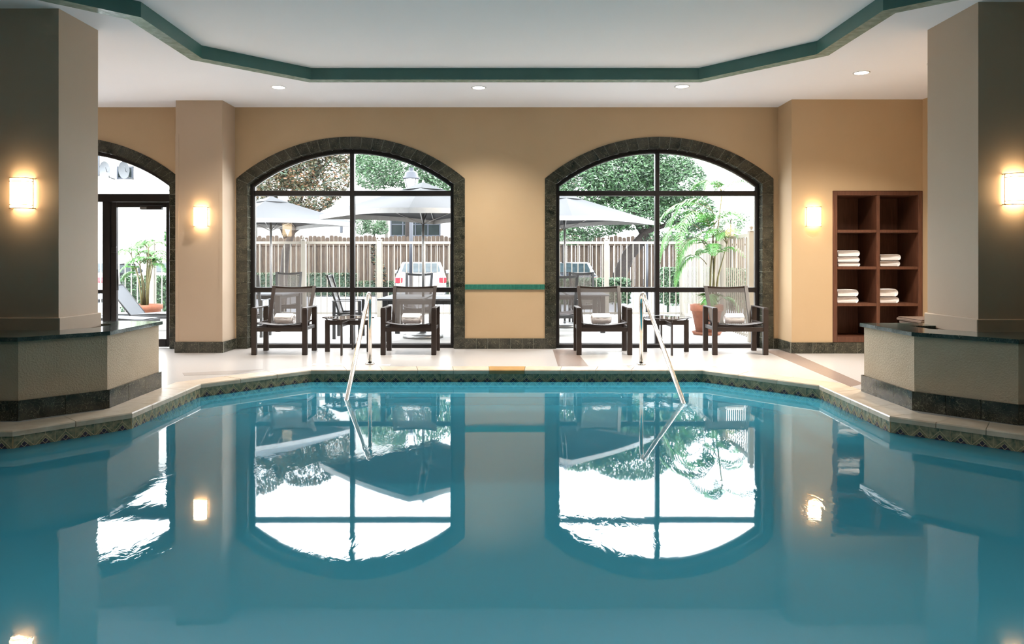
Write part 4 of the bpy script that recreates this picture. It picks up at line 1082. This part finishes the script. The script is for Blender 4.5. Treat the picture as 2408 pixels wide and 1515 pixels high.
# --- cars
def car(name, label, x, y, paint, rz=0):
    t = thing(name, label, 'car', (x, y, G2), rz)
    hw = .89
    prof = [(0, .32), (-.02, .55), (.02, .95), (.12, 1.02), (.62, 1.05), (1.15, 1.40), (1.7, 1.45), (2.5, 1.42), (3.2, 1.02), (4.3, .88), (4.5, .6), (4.5, .3)]
    # rows across the width for a tapered greenhouse
    secs = [(-1, .0), (-.97, .03), (-.80, .08), (0, .10), (.80, .08), (.97, .03), (1, 0)]
    vs = []; m = len(prof)
    for u, e in secs:
        for (yy, zz) in prof:
            k = max(0, (zz-.95)/.5)
            xx = u*hw*(1-.20*k); 
            if abs(u) == 1: zz = zz-.05 if zz > .5 else zz
            yy = yy + (.10 if (abs(u) > .9 and yy < .1) else 0) - (.10 if (abs(u) > .9 and yy > 4.2) else 0)
            vs.append((xx, yy, zz))
    fs = [(i*m+k, i*m+k+1, (i+1)*m+k+1, (i+1)*m+k) for i in range(len(secs)-1) for k in range(m-1)]
    fs += [(i*m, (i+1)*m, (i+1)*m+m-1, i*m+m-1) for i in range(len(secs)-1)]
    fs += [tuple(range(m)), tuple((len(secs)-1)*m+k for k in range(m))[::-1]]
    MB().add(vs, fs, 0, True).build('body', paint, t)
    MB().add([(-.70, .63, 1.10), (.70, .63, 1.10), (.60, 1.11, 1.41), (-.60, 1.11, 1.41)], [(0, 1, 2, 3)]).box(-.66, .66, .71, .73, 1.06, 1.075).build('rear_window', M['carglass'], t)
    MB().add([(-.70, 3.12, 1.11), (.70, 3.12, 1.11), (.60, 2.58, 1.42), (-.60, 2.58, 1.42)], [(0, 1, 2, 3)]).build('windscreen', M['carglass'], t)
    for s in (-1, 1):
        MB().add([(s*.90, .95, 1.04), (s*.90, 2.9, 1.04), (s*.765, 2.45, 1.34), (s*.765, 1.25, 1.34)], [(0, 1, 2, 3)]).build('side_window', M['carglass'], t)
        MB().cbox(s*.76-.13, s*.76+.13, -.03, .08, .72, .93, .03).build('tail_light', M['taillight'], t)
        MB().cbox(s*.98-.07, s*.98+.07, 2.7, 2.82, 1.0, 1.14, .02).build('wing_mirror', paint, t)
        for yy in (.85, 3.6):
            mt = Matrix.Translation((s*.80, yy, .32)) @ Matrix.Rotation(R(90), 4, 'Y')
            wm = MB().lathe([(.0, -.1), (.28, -.1), (.32, -.06), (.32, .06), (.28, .1), (0, .1)], 20); wm.v = [tuple(mt @ Vector(v)) for v in wm.v]; wm.build('wheel', M['tyre'], t)
    MB().cbox(-.84, .84, -.08, .05, .30, .52, .04).build('bumper', paint, t)
    MB().cbox(-.26, .26, -.045, -.01, .60, .74, .005).build('number_plate', M['white'], t)
    return t
car('sedan_car', 'white sedan parked behind the fence in the left window, tail lights facing', X(1002, 27.6), 26.0, M['carwhite'], R(6))
car('black_car', 'black car parked behind the hedge in the right window', 2.05, 25.2, M['carblack'])
car('white_car', 'white car seen behind the palm outside the glass door', X(382, 27), 26.5, M['carwhite'])
car('silver_car', 'white car at the left edge of the door glass', X(205, 27), 26.5, M['carwhite'])

# --- lamp posts
def lamp_post(px, Y, label, first=[None]):
    if first[0]: return dup(first[0], (X(px, Y), Y, G2), 0, label)
    t = thing('lamp_post', label, 'lamp post', (X(px, Y), Y, G2), 0, 'garden lamp posts'); first[0] = t
    h = Z(420, Y)-G2
    MB().lathe([(0, 0), (.14, 0), (.14, .2), (.075, .3), (.06, .4)], 14).build('base', M['postblue'], t)
    MB().tube([(0, 0, .3), (0, 0, h-.35)], .055, 12).build('pole', M['postblue'], t)
    MB().lathe([(.06, h-.38), (.12, h-.33), (.13, h-.30), (.21, h-.02), (.0, h-.02)], 8, sm=False).build('glass_lantern', M['white'], t)
    mb = MB()
    for k in range(4): a = math.pi/4+k*math.pi/2; mb.tube([(math.cos(a)*.13, math.sin(a)*.13, h-.31), (math.cos(a)*.215, math.sin(a)*.215, h)], .012, 5)
    mb.build('lantern_cage', M['postblue'], t)
    MB().lathe([(.235, h-.01), (.235, h+.02), (.20, h+.04), (.17, h+.16), (.11, h+.21), (.07, h+.22), (.07, h+.30), (.0, h+.30)], 20).build('lantern_cap', M['postblue'], t)
    return t
lamp_post(967, 20.8, 'dark blue lamp post with a lantern behind the nearest umbrella')
lamp_post(414, 24.5, 'dark lamp post whose lantern shows at the top right of the door arch')
gp = thing('gate_post', 'thin dark post behind the metal fence in the right window', 'post', (X(1521, 19.2), 19.2, G2))
MB().tube([(0, 0, 0), (0, 0, Z(572, 19.2)-G2)], .035, 10).build('pole', M['postblue'], gp)
MB().lathe([(.0, 0), (.10, 0), (.10, .03), (.036, .04)], 12).build('base', M['postblue'], gp)

# --- buildings
def building(label, x0, x1, y, h, m, wins, g=G2):
    t = thing('apartment_building', label, 'building', ((x0+x1)/2, y, g)); cx = (x0+x1)/2
    MB().box(x0-cx, x1-cx, 0, 8, 0, h).build('wall', m, t)
    MB().box(x0-cx-.3, x1-cx+.3, -.4, 8.3, h, h+.3).build('roof', M['dish'], t)
    for a, b, c, d, nx, nz in wins:
        w = MB(); fw = .07
        w.box(a-cx, b-cx, -.06, .02, d-fw, d).box(a-cx, b-cx, -.06, .02, c, c+fw).box(a-cx, a-cx+fw, -.07, .02, c-.01, d+.01).box(b-cx-fw, b-cx, -.07, .02, c-.01, d+.01)
        for k in range(1, nx): q = a-cx+(b-a)*k/nx; w.box(q-.03, q+.03, -.055, .02, c, d)
        for k in range(1, nz): q = c+(d-c)*k/nz; w.box(a-cx, b-cx, -.05, .02, q-.03, q+.03)
        o = w.build('window', M['winblue'], t)
        MB().box(a-cx+fw, b-cx-fw, -.03, -.005, c+fw, d-fw).build('pane', M['winglass'], o)
    return t
b1 = 44.0
def wz(p, Y): return Z(p, Y)-G2
building('pale apartment block behind the trees in the left window', X(605, b1), X(905, b1), b1, 10.5, M['render'],
     [(X(728, b1), X(750, b1), wz(421, b1), wz(385, b1), 1, 2), (X(838, b1), X(868, b1), wz(405, b1), wz(378, b1), 1, 2), (X(800, b1), X(806, b1), wz(547, b1), wz(507, b1), 1, 1)])
building('stone-cornered house with a wide window behind the wooden fence', X(912, 40), X(1120, 40), 40, 4.4, M['render'],
     [(X(918, 40), X(1036, 40), wz(556, 40), wz(500, 40), 4, 2)])
b3 = 38.0
bl = building('white two-storey building with satellite dishes outside the glass door', X(60, b3), X(490, b3), b3, 9.5, M['render'],
     [(X(222, b3), X(234, b3), wz(414, b3), wz(362, b3), 1, 2), (X(276, b3), X(314, b3), wz(421, b3), wz(392, b3), 2, 1), (X(376, b3), X(392, b3), wz(421, b3), wz(412, b3), 1, 1)])
for px, lb in ((252, 'grey satellite dish on the white building, left one'), (297, 'grey satellite dish on the white building, right one')):
    Y = 37.3; t = thing('satellite_dish', lb, 'satellite dish', (X(px, Y), Y, Z(400, Y)))
    mt = Matrix.Rotation(R(-24), 4, 'Y') @ Matrix.Rotation(R(-28), 4, 'Z') @ Matrix.Rotation(R(84), 4, 'X') @ Matrix.Scale(1.1, 4)
    d_ = MB().lathe([(.0, 0), (.18, .02), (.36, .09), (.40, .12)], 20); d_.v = [tuple(mt @ Vector(v)) for v in d_.v]; d_.build('dish', M['dish'], t)
    MB().tube([(0, .05, 0), (0, .2, -.35), (0, .72, -.38)], .03, 6).build('mount', M['dish'], t)
    MB().tube([(0, -.02, -.1), (.15, -.45, .1)], .015, 5).build('feed_arm', M['dish'], t)
stc = MB()
